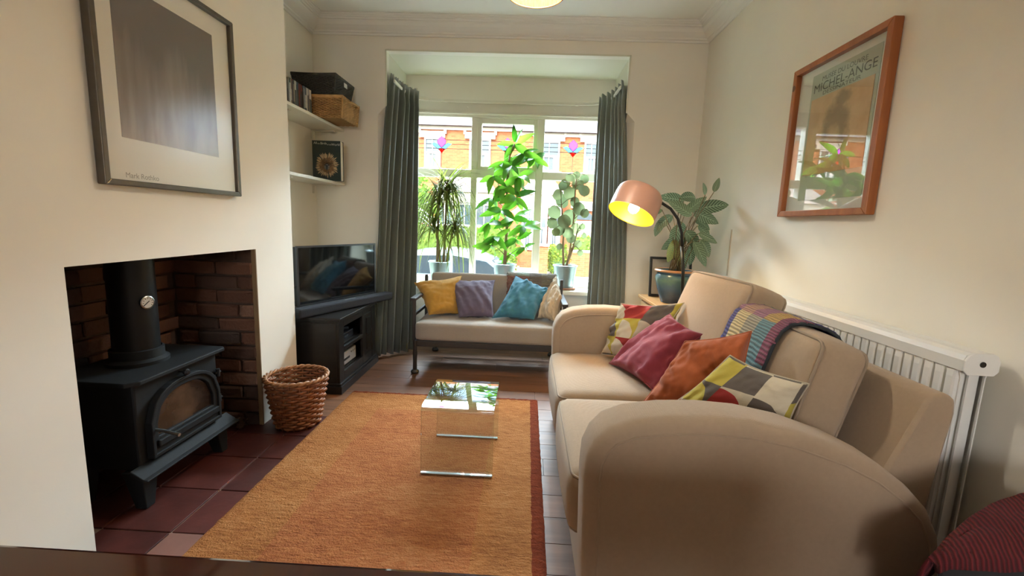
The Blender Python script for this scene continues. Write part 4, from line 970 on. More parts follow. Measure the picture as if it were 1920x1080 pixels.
for y0, y1 in ((1.155, 1.735), (1.74, 2.38)):
    c = (.545, (y0+y1)/2, .352); sz = (.79, y1-y0, .205)
    s_ = obj('seat_cushion', B().rbox(c, sz, .045, 12, (.012, .0, .016)), M_sofa, sofa, smooth='all')
    rect_pipe(s_, c, V(sz)/2, None, 2, .082); rect_pipe(s_, c, V(sz)/2, None, 2, -.082)
for cx, cy, cz, sz, tilt, tw in ((.905, 1.525, .637, (.155, .53, .40), 14, -2), (.90, 2.06, .70, (.18, .56, .46), 20, 5)):
    rot = Matrix.Rotation(math.radians(tw), 3, 'Z') @ Matrix.Rotation(math.radians(tilt), 3, 'Y')
    b = B().rbox((cx, cy, cz), sz, .04, 12, (.02, .008, .01), rot)
    for p in b.v: p += V((1, 0, .4))*.006*noise.noise(p*11)
    s_ = obj('back_cushion', b, M_sofa, sofa, smooth='all')
    rect_pipe(s_, (cx, cy, cz), V(sz)/2, rot, 0, -sz[0]/2+.012); rect_pipe(s_, (cx, cy, cz), V(sz)/2, rot, 0, sz[0]/2-.012)
C_cream = fabric('cream_cotton', 'b9ad96', 300); C_pk = fabric('raspberry_cotton', '8f3341', 300); C_or = fabric('burnt_orange_cotton', 'ad5a30', 300)
P_pat = ['c4b89f', '5f564e', 'c4b89f', 'b3a244', 'c4b89f', '962f2b', '5f564e', 'b8ad95', '5f564e']
patA = patch_mat('patchwork_print', P_pat, 3, .13); patB = patch_mat('patchwork_print_far', P_pat, 3, 5.2)
cushion('patchwork_cushion', 'cream, grey and yellow patchwork cushion tucked behind the raspberry cushion', [(.42, 2.29, .475), (.60, 2.06, .48), (.80, 2.20, .785), (.51, 2.30, .75)], .14, patB, 31, wrinkle=.016, piping=C_cream)
cushion('pink_cushion', 'raspberry pink cushion leaning on the sofa back beside orange cushion', [(.432, 2.13, .475), (.556, 1.765, .475), (.755, 1.84, .715), (.70, 2.10, .745)], .15, C_pk, 32, wrinkle=.014)
cushion('orange_cushion', 'burnt orange cushion propped between pink and patchwork cushions', [(.475, 1.645, .475), (.73, 1.42, .50), (.775, 1.485, .815), (.60, 1.60, .74)], .15, C_or, 33, pinch=.06, wrinkle=.017, wdir=.9)
cushion('patchwork_cushion', 'grey, cream and red patchwork cushion slumped in front of the orange cushion', [(.495, 1.50, .505), (.79, 1.235, .545), (.805, 1.205, .735), (.665, 1.385, .755)], .16, patA, 34, wrinkle=.012, piping=C_cream)
knit = patch_mat('rainbow_patch_knit', ['2f7f92', 'c9a35a', '3a3f8f', '7c8a72', '8a3a5e', 'd9c793', 'a06a86', '5f8f9a', 'b98f7a', '4f4a58', '2f6f88', 'a8a48f'], 5, .4, True, 4)
bc_, br_ = V((.905, 1.525, .637)), Matrix.Rotation(math.radians(-2), 3, 'Z') @ Matrix.Rotation(math.radians(14), 3, 'Y')
bp_ = [bc_+br_ @ V((x, -.085, z)) for x, z in ((-.100, -.13), (-.106, -.04), (-.108, .04), (-.105, .12), (-.096, .17), (-.075, .203), (-.04, .218), (.0, .222), (.04, .22), (.08, .208), (.112, .17), (.135, .10), (.155, .04))]
throw('crochet_blanket', 'multicoloured knitted square blanket draped over the sofa back cushion', bp_, 0, br_ @ V((0, .35, 0)), knit, .007, 30, 5, plain('blanket_edging', '2b3034', .9))

# ================================================================ RADIATOR
M_rad = plain('radiator_enamel', 'dedcd6', .35, .02, 4)
ra = thing('radiator', 'long white panel radiator behind the sofa', 'radiator', (1.265, 2.09, .16))
RY0, RY1, RZ0, RZ1 = 1.20, 2.975, .16, .845
def ribbed(x, s):
    b = B(); pit = .0355; prof_ = []; yy = RY0+.012
    while yy < RY1-.012-pit*.5:
        for f, d in ((0, .011), (.16, .011), (.24, .003), (.36, 0), (.84, 0), (.93, .004)): prof_.append((yy+f*pit, d))
        yy += pit
    prof_.append((yy, .011)); n = len(prof_)
    zz = [RZ0+.01, RZ0+.03, RZ1-.075, RZ1-.05]
    for zi, z in enumerate(zz):
        for yy, d in prof_: b.v.append(V((x+s*(d if zi in (1, 2) else .004), yy, z)))
    b.f = [(j*n+i, j*n+i+1, (j+1)*n+i+1, (j+1)*n+i) for j in range(3) for i in range(n-1)]
    return b
o = obj('front_panel', ribbed(1.208, 1), M_rad, ra); o.modifiers.new('thick', 'SOLIDIFY').thickness = .003
o = obj('rear_panel', ribbed(1.292, -1), M_rad, ra); o.modifiers.new('thick', 'SOLIDIFY').thickness = .003
fins = B()
for i in range(58): y = RY0+.03+i*.03; fins.box(1.222, 1.284, y, y+.0012, RZ0+.03, RZ1-.06)
obj('convector_fins', fins, M_rad, ra, kind='stuff')
tg = [(1.204, RZ1-.052), (1.204, RZ1-.022), (1.209, RZ1-.008), (1.222, RZ1-.001), (1.245, RZ1-.004), (1.262, RZ1-.004), (1.278, RZ1-.001), (1.291, RZ1-.008), (1.296, RZ1-.022), (1.296, RZ1-.052)]
obj('top_grille', B().hull8([(x, RY0, z) for x, z in tg], [(x, RY1, z) for x, z in tg]), M_rad, ra)
ec = [(1.203, RZ1-.05), (1.203, RZ1-.022), (1.212, RZ1-.006), (1.225, RZ1+.001), (1.275, RZ1+.001), (1.289, RZ1-.006), (1.297, RZ1-.022), (1.297, RZ1-.05), (1.285, RZ1-.062), (1.215, RZ1-.062)]
for y in (RY0-.006, RY1): obj('end_cap', B().hull8([(x, y, z) for x, z in ec], [(x, y+.006, z) for x, z in ec]), M_rad, ra, bevel=.002)
obj('bleed_valve', B().cyl((1.25, RY0-.008, RZ1-.03), (1.25, RY0-.004, RZ1-.03), .008, sides=14), plain('valve_dark', '2f2a26', .5, Metallic=.5), ra)
for y in (RY0+.02, RY1-.02): obj('side_rib', B().box(1.243, 1.257, y-.003, y+.003, RZ0+.02, RZ1-.06), M_rad, ra)
for y in (RY0+.06, RY1-.06): obj('pipe', B().cyl((1.25, y, 0), (1.25, y, RZ0+.03), .0075, sides=10), M_rad, ra, smooth=True)
for y in (RY0+.25, RY1-.25): obj('wall_bracket', B().box(1.296, XR-.002, y, y+.03, RZ0+.05, RZ1-.1), M_rad, ra)
tag(obj('wall_pipe', B().cyl((XR-.012, 3.56, .0), (XR-.012, 3.56, 1.25), .011, sides=12), M_white, smooth=True), 'thin white vertical pipe in the corner behind potted plant', 'pipe')
tag(obj('cable_clip_line', B().box(XR-.006, XR, 2.905, 2.913, .86, 1.16), plain('cable_cream', 'b8ab95', .7)), 'thin cream cable running down wall to the radiator', 'cable')

# ================================================================ SIDE CABINET, POT PLANT, FLOOR LAMP
pine = wood('pine_furniture', 'b98a55', 'd3a873', 1, 1, .45, 0)
sc_ = thing('side_cabinet', 'small pine side cabinet in the corner behind the sofa', 'cabinet', (1.02, 3.0, 0))
obj('top', B().box(.845, 1.195, 2.75, 3.27, .637, .66), pine, sc_, bevel=.004); obj('body', B().box(.87, 1.185, 2.77, 3.255, .06, .637), pine, sc_, bevel=.003)
dd = obj('door', B().box(.858, .87, 2.79, 3.235, .09, .615), pine, sc_, bevel=.004); obj('knob', B().lathe([(.006, 0), (.006, .014), (.014, .02), (0, .03)], (.858, 2.83, .37), 14, (-1, 0, 0)), pine, dd, smooth=True)
for x in (.89, 1.165):
    for y in (2.80, 3.22): obj('foot', B().cyl((x, y, 0), (x, y, .061), .018, .022, 12), pine, sc_)
y0, z0, w, h = 3.19, .661, .30, .285
sf = thing('small_frame', 'small black picture frame leaning behind the blue plant pot', 'picture', (1.03, y0+.03, z0))
Pf = lambda u, v, t: (.895+u, y0-t+v*.12, z0+v)
frame_bars(sf, Pf, w, h, .017, .018, plain('black_frame', '26231f', .4)); sheet(sf, 'picture_card', Pf, .012, w-.012, .012, h-.012, .006, plain('pale_print', 'b5aa9c', .85, .06, 8)); sheet(sf, 'glass', Pf, .014, w-.014, .014, h-.014, .011, G_pic)
PX, PYY, PZ = .99, 2.945, .661
cp = thing('prayer_plant', 'striped leaf prayer plant in blue glazed pot in the corner', 'plant', (PX, PYY, PZ))
a = N('blue_glaze'); sp = a.n('ShaderNodeSeparateXYZ'); a.l(a.coord(), sp.inputs[0]); f = a.math('ADD', a.math('MULTIPLY', sp.outputs[2], 4.2), a.math('MULTIPLY', a.noise(a.coord(), 16, 4), .35))
a.col(a.ramp(f, [(.25, srgb('33455c')), (.6, srgb('4a6580')), (.85, srgb('5f8078')), (.95, srgb('49677a'))])); a.p(Roughness=.18); MATS['blue_glaze'] = a.m
obj('pot', B().lathe([(0, .001), (.075, .001), (.082, .02), (.105, .09), (.122, .155), (.122, .175), (.112, .19), (.118, .205), (.128, .212), (.125, .22), (.112, .215), (.105, .19)], (PX, PYY, PZ), 40), a.m, cp, smooth=True)
obj('rim_glaze', B().lathe([(.129, .208), (.131, .216), (.124, .223), (.112, .218)], (PX, PYY, PZ), 40), plain('tan_rim', 'b08560', .35), cp, smooth=True)
obj('soil', B().lathe([(0, .195), (.107, .19)], (PX, PYY, PZ), 24), M_soil, cp)
G_cal = leafmat('striped_leaf', '475a40', '66785a', .2, .4, '93a887'); G_yel = leafmat('yellowing_leaf', '8f9350', 'b0a765', .3, .5, '7d8a55')
cm = [leaf_mesh('leaf', .17, .072, c, 'ovate', 10, .1) for c in (.3, .7, 1.1)]
for me in cm: me.materials.append(G_cal)
ym = leaf_mesh('leaf', .15, .06, .9, 'ovate', 10, .1); ym.materials.append(G_yel)
rr = random.Random(41); K = .00357
for u, v, dx, dz, s, q in ((1258, 374, 1, .2, .85, 0), (1300, 368, -.4, 1, .45, 0), (1318, 362, .2, .9, .5, 0), (1295, 392, 1, .25, 1.1, 0), (1290, 396, .8, -.35, 1.0, 0), (1275, 378, -1, .15, 1.0, 0), (1240, 412, -.6, -.9, .7, 0), (1232, 395, -1, -.35, .6, 0), (1262, 420, -.2, -1, .95, 0), (1270, 415, .25, -1, .9, 0), (1298, 412, .6, -.2, .65, 0), (1305, 422, .9, -.5, .95, 0), (1290, 436, .9, -.3, .8, 0), (1300, 446, .7, -.8, .85, 0), (1285, 450, .6, -.9, 1.0, 0), (1262, 448, -.3, -1, 1.0, 1), (1268, 462, .05, -1, .9, 1), (1280, 405, -.5, .3, 1.0, 0), (1275, 400, .5, .5, .9, 0), (1282, 440, -.7, -.4, 1.0, 0), (1272, 432, .7, -.6, 1.05, 0), (1255, 405, -.8, -.5, .85, 0), (1292, 460, .3, -1, .8, 0), (1280, 470, -.1, -1, .8, 0)):
    e = V((min(1.22, .868+(u-1232)*K), PYY+rr.uniform(-.13, .06), .873+(507-v)*K)); base = V((PX+rr.uniform(-.05, .05), PYY+rr.uniform(-.05, .05), PZ+.2))
    obj('leaf_stalk', B().tube([base, base.lerp(e, .6)+V((0, 0, .05)), e], .0028, 5), M_stem, cp, smooth='all')
    d = V((dx, rr.uniform(-.6, .1), dz)); 
    if e.x+d.normalized().x*.17*s > 1.29: s *= .6
    face_leaf(cp, ym if q else rr.choice(cm), e, d, V((rr.uniform(-.5, .2), -1, rr.uniform(.1, .8))), s*1.12)
# arched floor lamp, lit
lp = thing('floor_lamp', 'arched black floor lamp with copper shade, lit', 'lamp', (.965, 2.635, 0))
M_blk = plain('black_lamp_metal', '24231f', .4, .1, Metallic=.4)
obj('base', B().lathe([(0, .002), (.085, .002), (.088, .012), (.08, .02), (.012, .024), (.0, .024)], (.965, 2.635, 0), 32), M_blk, lp, smooth=True)
AX = V((-.40, -.28, -.865)).normalized(); SC = V((.60, 2.63, 1.225))   # centre of the shade's mouth, axis out of the mouth
top = SC-AX*.165
obj('pole', B().tube([(.965, 2.635, .01), (.955, 2.635, .5), (.935, 2.635, .9), (.915, 2.635, 1.05)], .0095, 10), M_blk, lp, smooth='all')
obj('arm', B().tube([(.915, 2.635, 1.05), (.905, 2.635, 1.13), (.875, 2.635, 1.21), (.83, 2.635, 1.265), (.77, 2.635, 1.30), (.70, 2.635, 1.325), tuple(top+V((.03, 0, .0)))], .0085, 10), M_blk, lp, smooth='all')
M_cop = plain('copper_pink_enamel', 'cf9f8a', .4, .05, Metallic=.1); a = N('yellow_gold_lining'); a.col(srgb('f0c414')); a.p(Roughness=.35); MATS['yellow_gold_lining'] = a.m
R_ = .138
sh = obj('shade', B().lathe([(R_, 0), (R_+.001, -.05), (R_, -.11), (R_-.004, -.135), (R_-.016, -.154), (R_-.04, -.164), (R_*.4, -.167), (0, -.168)], SC, 44, AX), M_cop, lp, smooth=60)
obj('lining', B().lathe([(R_, 0), (R_-.004, -.002), (R_-.005, -.10), (R_-.016, -.124), (R_-.04, -.144), (0, -.155)], SC, 44, AX), MATS['yellow_gold_lining'], sh, smooth=60)
obj('lamp_holder', B().cyl(SC-AX*.155, SC-AX*.09, .02, .018, 16), M_blk, lp, smooth=True)
a = N('glowing_bulb'); a.b.inputs['Emission Color'].default_value = (1, .82, .5, 1); a.b.inputs['Emission Strength'].default_value = 14; a.col((1, .9, .7))
obj('bulb', B().lathe([(.012, -.09), (.02, -.075), (.03, -.055), (.032, -.04), (.026, -.022), (.012, -.012), (0, -.010)], SC, 20, AX), a.m, lp, smooth='all')
light('lamp_glow', 'POINT', tuple(SC-AX*.008), 5, (1, .72, .35), radius=.025).parent = None
# ================================================================ RUG, GLASS TABLE, NEAR TABLE, STOOL, PENDANT
a = N('rug_pile'); vec = a.coord(); sp = a.n('ShaderNodeSeparateXYZ'); a.l(vec, sp.inputs[0])
st_ = a.noise(a.coord('Object', (13, 62, 20)), 1.6, 5, .65); ab = a.noise(a.coord('Object', (.7, 2.2, 1)), 2.2, 3)
wob = a.math('MULTIPLY', a.math('SUBTRACT', a.noise(vec, 40, 2), .5), .012)
ex = a.math('SUBTRACT', .6125, a.math('ABSOLUTE', a.math('ADD', sp.outputs[0], wob))); ey = a.math('SUBTRACT', .995, a.math('ABSOLUTE', a.math('ADD', sp.outputs[1], wob)))
exr = a.math('SUBTRACT', .6125, a.math('ADD', sp.outputs[0], wob)); ed = a.math('MINIMUM', exr, a.math('MULTIPLY', ey, 1.6))
ctr = a.ramp(a.math('ADD', a.math('MULTIPLY', st_, .6), a.math('MULTIPLY', ab, .4)), [(.3, srgb('8c5030')), (.5, srgb('af6d42')), (.7, srgb('c68c5a'))])
band = a.ramp(a.math('ADD', a.math('MULTIPLY', st_, .6), a.math('MULTIPLY', ab, .4)), [(.3, srgb('8d5630')), (.5, srgb('b17544')), (.7, srgb('c8935e'))])
brd = a.ramp(st_, [(.3, srgb('6a2e1c')), (.7, srgb('8f4529'))])
c = a.mix(a.math('LESS_THAN', a.math('MINIMUM', ex, a.math('MULTIPLY', ey, 1.0)), .26), ctr, band); c = a.mix(a.math('LESS_THAN', ed, .05), c, brd)
a.col(c); a.p(Roughness=.97); a.b.inputs['Specular IOR Level'].default_value = .1
a.bump(a.math('ADD', st_, a.math('MULTIPLY', a.noise(vec, 140, 3), 1.0)), 1.0, .014); MATS['rug_pile'] = a.m
rb2 = B(); nx, ny = 90, 140
for j in range(ny+1):
    for i in range(nx+1):
        u, v = i/nx, j/ny; jx = .004*noise.noise(V((v*60, i//nx*5, 1))) if i in (0, nx) else 0; jy = .004*noise.noise(V((u*60, j//ny*5, 4))) if j in (0, ny) else 0
        e = min(u, 1-u, v, 1-v) == 0
        rb2.v.append(V((-1.115+1.225*u+jx, .75+1.995*v+jy, (.0045 if e else .0145+.004*noise.noise(V((u*60, v*170, 2)))))))
rb2.f = [(j*(nx+1)+i, j*(nx+1)+i+1, (j+1)*(nx+1)+i+1, (j+1)*(nx+1)+i) for j in range(ny) for i in range(nx)]
rg = tag(obj('rug', rb2, MATS['rug_pile'], smooth='all'), 'thick rust orange rug with darker red border on the floorboards', 'rug')
for v in rg.data.vertices: v.co.y -= 0  # origin lies at the rug's centre
# bent glass table
gt = thing('glass_table', 'small clear bent glass table standing on the rug', 'table', (-.28, 1.99, .017))
G_t = glass('table_glass', (.95, .98, .97), 4.0, 1.5); M_edge = plain('glass_edge_glint', 'dff2f2', .05, .02); M_edge.node_tree.nodes['Principled BSDF'].inputs['Specular IOR Level'].default_value = 1.0  # near-white edge colour paints in the light caught by the glass edges
GX0, GX1, GY0, GY1, GZ, gr = -.438, -.115, 1.822, 2.185, .335, .02
def u_path(off):
    pts = [(GY0+off, .0185), (GY0+off, GZ-gr)]
    for k in range(1, 6): an = math.radians(180-k*18); pts.append((GY0+gr+(gr-off)*math.cos(an), GZ-gr+(gr-off)*math.sin(an)))
    pts += [(GY1-gr-(y_-GY0-gr), z_) if False else (GY1+GY0-y_, z_) for y_, z_ in reversed(pts)]
    return pts
o_, i_ = u_path(0), u_path(.010); n = len(o_)
def skin(path): 
    b = B(); b.v = [V((x, p[0], p[1])) for x in (GX0, GX1) for p in path]; b.f = [(k, k+1, n+k+1, n+k) for k in range(n-1)]; return b
gb = B(); gb.v = [V((x, p[0], p[1])) for x in (GX0+.0005, GX1-.0005) for l_ in (o_, i_) for p in l_]
gb.f = [(k, k+1, 2*n+k+1, 2*n+k) for k in range(n-1)]+[(n+k, n+k+1, 3*n+k+1, 3*n+k) for k in range(n-1)]
obj('bent_sheet', gb, G_t, gt, smooth=50)
for x0, x1 in ((GX0-.001, GX0+.0005), (GX1-.0005, GX1+.001)):
    b = B(); b.v = [V((x, p[0], p[1])) for x in (x0, x1) for l_ in (o_, i_) for p in l_]
    b.f = [(s*2*n+k, s*2*n+k+1, s*2*n+n+k+1, s*2*n+n+k) for s in (0, 1) for k in range(n-1)]
    b.f += [(k, k+1, 2*n+k+1, 2*n+k) for k in range(n-1)]+[(n+k, n+k+1, 3*n+k+1, 3*n+k) for k in range(n-1)]
    obj('side_edge', b, M_edge if False else glass('edge_glass', (.9, .97, .96), 1.3), gt)
for y_ in (GY0, GY1-.010): obj('foot_edge', B().box(GX0, GX1, y_-.0005, y_+.0105, .0172, .0225), M_edge, gt)
# glossy dark dining table right under the camera
dt = thing('dining_table', 'glossy dark mahogany dining table at the end of the rug', 'table', (-.25, -.05, 0))
mah = wood('mahogany', '2a0f0b', '48190f', 0, .8, .12, 0, .6)
obj('top', B().box(-1.05, .58, -.55, .452, .722, .75), mah, dt, bevel=.006)
obj('apron', B().box(-.98, .51, .36, .38, .63, .722), mah, dt); obj('apron', B().box(-.98, .51, -.48, -.46, .63, .722), mah, dt)
for x in (-.99, .47):
    for y in (-.50, .35): obj('leg', B().hull8([(x+.012, y+.012, 0), (x+.038, y+.012, 0), (x+.038, y+.038, 0), (x+.012, y+.038, 0)], [(x, y, .722), (x+.05, y, .722), (x+.05, y+.05, .722), (x, y+.05, .722)]), mah, dt)
# black stool with red knit blanket
stl = thing('upholstered_stool', 'black upholstered stool beside the sofa under the red blanket', 'stool', (1.08, .87, 0))
fp = [(.835, .806), (1.27, .806), (1.27, .95), (1.12, .95), (.97, .885)]
obj('seat_block', B().hull8([(x, y, .2) for x, y in fp], [(x, y, .528) for x, y in fp]), fabric('black_cloth', '121014', 300), stl, bevel=.012)
for x, y in ((.93, .835), (1.24, .835), (1.24, .92), (1.12, .92)): obj('leg', B().cyl((x, y, 0), (x, y, .205), .014, .018, 10), M_blackwood, stl)
a = N('red_rib_knit'); w_ = a.n('ShaderNodeTexWave'); w_.inputs['Scale'].default_value = 34; w_.inputs['Distortion'].default_value = 2.2; w_.bands_direction = 'X'; a.l(a.coord('Object', (1, .55, .4), (0, 0, .35)), w_.inputs['Vector'])
a.col(a.mix(a.math('MULTIPLY', w_.outputs['Fac'], .7), srgb('420c12'), srgb('83262d'))); a.p(Roughness=.95); a.bump(a.math('ADD', w_.outputs['Fac'], a.math('MULTIPLY', a.noise(a.coord(), 150, 2), .5)), .8, .008)
far = [V(p) for p in ((.825, .802, .533), (.885, .835, .548), (.95, .868, .566), (1.02, .897, .583), (1.10, .918, .598), (1.19, .932, .606), (1.29, .94, .607))]
kb = B(); nx, ny = 36, 14
for j in range(ny+6):
    for i in range(nx+1):
        u = i/nx*(len(far)-1); k_ = min(int(u), len(far)-2); f_ = far[k_].lerp(far[k_+1], u-k_); nr = V((.825+.465*i/nx, .797, .532))
        v = min(1, j/ny); p = nr.lerp(f_, v); p.z += .012*math.sin(PI*v)*min(1, i/8)+.004*noise.noise(V((i*.3, j*.4, 2)))
        if j == 0: p.z -= .012; p.y -= .003
        if j > ny: p += V((0, .006, -.022))*(j-ny)
        if i == 0: p += V((-.006, 0, -.012))
        kb.v.append(p)
kb.f = [(j*(nx+1)+i, j*(nx+1)+i+1, (j+1)*(nx+1)+i+1, (j+1)*(nx+1)+i) for j in range(ny+5) for i in range(nx)]
rk = thing('red_blanket', 'red ribbed knit blanket heaped on the black stool', 'blanket', (1.06, .87, .53))
o = obj('knit_cloth', kb, a.m, rk, smooth='all'); md = o.modifiers.new('thick', 'SOLIDIFY'); md.thickness = .01; md.offset = 1
# ceiling pendant, lit
pd = thing('pendant_lamp', 'yellow pleated pendant shade hanging from the ceiling, lit', 'lamp', (0.0, 1.92, 2.66))
PXc, PYc = -.005, 1.925
obj('ceiling_rose', B().lathe([(0, 2.659), (.05, 2.659), (.045, 2.635), (.01, 2.62), (0, 2.62)], (PXc, PYc, 0), 24), M_white, pd, smooth=True)
obj('flex', B().cyl((PXc, PYc, 2.25), (PXc, PYc, 2.625), .004, sides=8), M_white, pd)
a = N('yellow_shade_cloth'); a.col(srgb('f0c81e')); a.p(Roughness=.9); tl = a.n('ShaderNodeBsdfTranslucent'); tl.inputs['Color'].default_value = (*srgb('f0c020'), 1); mx = a.n('ShaderNodeMixShader'); mx.inputs[0].default_value = .3
a.l(a.b.outputs[0], mx.inputs[1]); a.l(tl.outputs[0], mx.inputs[2]); a.l(mx.outputs[0], a.out.inputs['Surface'])
pb = B(); npl = 72; prz = [(.095, 2.235), (.116, 2.068)]
for r, z in prz:
    for k in range(npl): an = 2*PI*k/npl; rr_ = r+(.0025 if k % 2 else -.0025); pb.v.append(V((PXc+rr_*math.cos(an), PYc+rr_*math.sin(an), z)))
pb.f = [(i*npl+k, i*npl+(k+1) % npl, (i+1)*npl+(k+1) % npl, (i+1)*npl+k) for i in range(len(prz)-1) for k in range(npl)]
sh = obj('shade', pb, a.m, pd)
for r, z in ((.095, 2.235), (.117, 2.067)): obj('shade_ring', B().tube([(PXc+r*math.cos(2*PI*k/40), PYc+r*math.sin(2*PI*k/40), z) for k in range(40)], .0032, 6, closed=True), plain('ring_brown', '7a4a20', .5), sh, smooth='all')
for k in range(3): an = 2*PI*k/3; obj('shade_spoke', B().cyl((PXc, PYc, 2.235), (PXc+.095*math.cos(an), PYc+.095*math.sin(an), 2.235), .002, sides=6), MATS['ring_brown'], sh)
a = N('pendant_bulb'); a.b.inputs['Emission Color'].default_value = (1, .85, .55, 1); a.b.inputs['Emission Strength'].default_value = 8
obj('lamp_holder', B().cyl((PXc, PYc, 2.205), (PXc, PYc, 2.255), .016, sides=16), M_white, pd, smooth=True)
obj('bulb', B().lathe([(.012, 2.21), (.024, 2.19), (.027, 2.172), (.02, 2.152), (0, 2.144)], (PXc, PYc, 0), 20), a.m, pd, smooth='all')
light('pendant_glow', 'POINT', (PXc, PYc, 2.135), 13, (1, .93, .82), radius=.05)
# ================================================================ THE STREET OUTSIDE
GZ0 = -.9
def ground(name, x0, x1, y0, y1, z0, z1, m): return struct(name, B().box(x0, x1, y0, y1, z0, z1), m)
ground('floor_street', -30, 30, 6.2, 15.2, GZ0-.2, GZ0, plain('asphalt', '6a6968', .9, .08, 20, .2, 80))
ground('floor_pavement', -30, 30, 15.2, 16.6, GZ0-.2, GZ0+.1, plain('paving', '8f8b83', .9, .08, 12)); ground('floor_near_pavement', -30, 30, 4.6, 6.2, GZ0-.2, GZ0+.1, MATS['paving'])
ground('floor_gardens', -30, 30, 16.6, 20.2, GZ0-.2, GZ0+.12, plain('garden_slabs', 'aaa59a', .9, .1, 9))
def brickwall(name, c1, c2, mortar):
    a = N(name); vec = a.coord('Object', (1, 1, 1), (PI/2, 0, 0)); bt = a.n('ShaderNodeTexBrick'); bt.inputs['Scale'].default_value = 1.0
    bt.inputs['Brick Width'].default_value = .225; bt.inputs['Row Height'].default_value = .075; bt.inputs['Mortar Size'].default_value = .007
    for n_, c in (('Color1', c1), ('Color2', c2), ('Mortar', mortar)): bt.inputs[n_].default_value = (*srgb(c), 1)
    a.l(vec, bt.inputs['Vector']); a.col(a.mix(a.math('MULTIPLY', a.noise(a.coord(), 2.5, 4), .25), bt.outputs['Color'], srgb(c1))); a.p(Roughness=.9); MATS[name] = a.m; return a.m
M_bk = brickwall('street_brick', '8f4a28', 'a65f38', '94664a'); M_slate = plain('slate_roof', '5d626c', .7, .15, 12); M_stone = plain('cream_stone', 'bdb9ac', .8, .04); M_uw = plain('white_upvc', 'c9cac8', .4, .02)
M_net = plain('window_pane_dark', '3a4a54', .08, .2, 3); M_curtain2 = plain('net_curtain', 'd3d6d8', .8, .1, 8)
def sash(par, x0, x1, z0, z1, y, glazing=True):
    f = obj('window', B().box(x0, x1, y, y+.08, z0, z0+.07).box(x0, x1, y, y+.08, z1-.07, z1).box(x0, x0+.07, y, y+.08, z0+.07, z1-.07).box(x1-.07, x1, y, y+.08, z0+.07, z1-.07).box(x0+.07, x1-.07, y-.02, y+.06, (z0+z1)/2-.04, (z0+z1)/2+.04), M_uw, par)
    obj('pane', B().box(x0+.07, x1-.07, y+.05, y+.06, z0+.07, (z0+z1)/2-.04), M_net, f); obj('pane', B().box(x0+.07, x1-.07, y+.05, y+.06, (z0+z1)/2+.04, z1-.07), M_net, f)
    xm = (x0+x1)/2; obj('glazing_bar', B().box(xm-.018, xm+.018, y+.02, y+.05, z0+.07, z1-.07), M_uw, f)
    for a_, b_ in ((x0+.08, x0+.08+(x1-x0)*.2), (x1-.08-(x1-x0)*.2, x1-.08)): obj('net_curtain', B().box(a_, b_, y+.046, y+.05, z0+.08, (z0+z1)/2-.05), M_curtain2, f)
def lintel(par, x0, x1, z0, z1): obj('lintel', B().box(x0, x1, 19.9, 20.0, z0, z1).box(x0-.06, x0+.05, 19.87, 20.0, z1-.1, z1+.08).box(x1-.05, x1+.06, 19.87, 20.0, z1-.1, z1+.08), M_stone, par)
def house(label, x0, x1, wins, bay, door, doorcol, zg):
    h = thing('terraced_house', label, 'house', ((x0+x1)/2, 20.2, GZ0))
    obj('wall', B().box(x0, x1, 20.0, 20.3, GZ0, zg), M_bk, h)
    obj('roof', B().hull8([(x0, 19.75, zg), (x1, 19.75, zg), (x1, 24.5, zg), (x0, 24.5, zg)], [(x0, 22.4, zg+2.2), (x1, 22.4, zg+2.2), (x1, 22.6, zg+2.2), (x0, 22.6, zg+2.2)]), M_slate, h)
    obj('gutter', B().box(x0, x1, 19.68, 19.8, zg-.1, zg+.02), plain('grey_gutter', '8f95a0', .5), h); obj('eaves_band', B().box(x0, x1, 19.93, 20.0, zg-.26, zg-.1), M_stone, h)
    for a_, b_ in wins: sash(h, a_, b_, 3.45, 4.75, 19.94); lintel(h, a_-.2, b_+.2, 4.75, 5.02); obj('sill', B().box(a_-.1, b_+.1, 19.85, 20.0, 3.36, 3.45), M_stone, h)
    bx0, bx1 = bay
    obj('bay_wall', B().box(bx0, bx1, 19.3, 20.0, GZ0, -.05), M_bk, h); obj('bay_head', B().box(bx0-.05, bx1+.05, 19.26, 20.0, 1.95, 2.4), M_stone, h)
    n_ = 3; w_ = (bx1-bx0)/n_
    for i in range(n_): sash(h, bx0+i*w_+.03, bx0+(i+1)*w_-.03, .0, 1.93, 19.32)
    obj('bay_roof', B().hull8([(bx0-.15, 19.1, 2.4), (bx1+.15, 19.1, 2.4), (bx1+.15, 20, 2.4), (bx0-.15, 20, 2.4)], [(bx0+.35, 19.9, 3.05), (bx1-.35, 19.9, 3.05), (bx1-.35, 20, 3.05), (bx0+.35, 20, 3.05)]), plain('clay_grey_tiles', 'a9a3a0', .8, .1, 14), h)
    d0, d1 = door
    fr_ = obj('door_frame', B().box(d0, d0+.08, 19.9, 20.0, GZ0+.1, 1.9).box(d1-.08, d1, 19.9, 20.0, GZ0+.1, 1.9).box(d0+.08, d1-.08, 19.9, 20.0, 1.8, 1.9).box(d0-.12, d1+.12, 19.85, 20.0, 1.9, 2.2), M_stone, h)
    obj('door', B().box(d0+.08, d1-.08, 19.93, 19.99, GZ0+.12, 1.35), plain('door_'+doorcol, doorcol, .4), h); fl = B()
    cx, r = (d0+d1)/2, (d1-d0)/2-.09; fl.add([(cx+r*math.cos(PI*k/12), 19.95, 1.4+r*.9*math.sin(PI*k/12)) for k in range(13)], [tuple(range(13))])
    obj('fanlight', fl, M_net, h); return h
house('brick terraced house with pale blue door and grey tiled bay opposite', -6.35, -.75, [(-4.72, -4.0), (-2.72, -1.78)], (-4.1, -1.5), (-5.9, -4.9), '7fa6b8', 5.35)
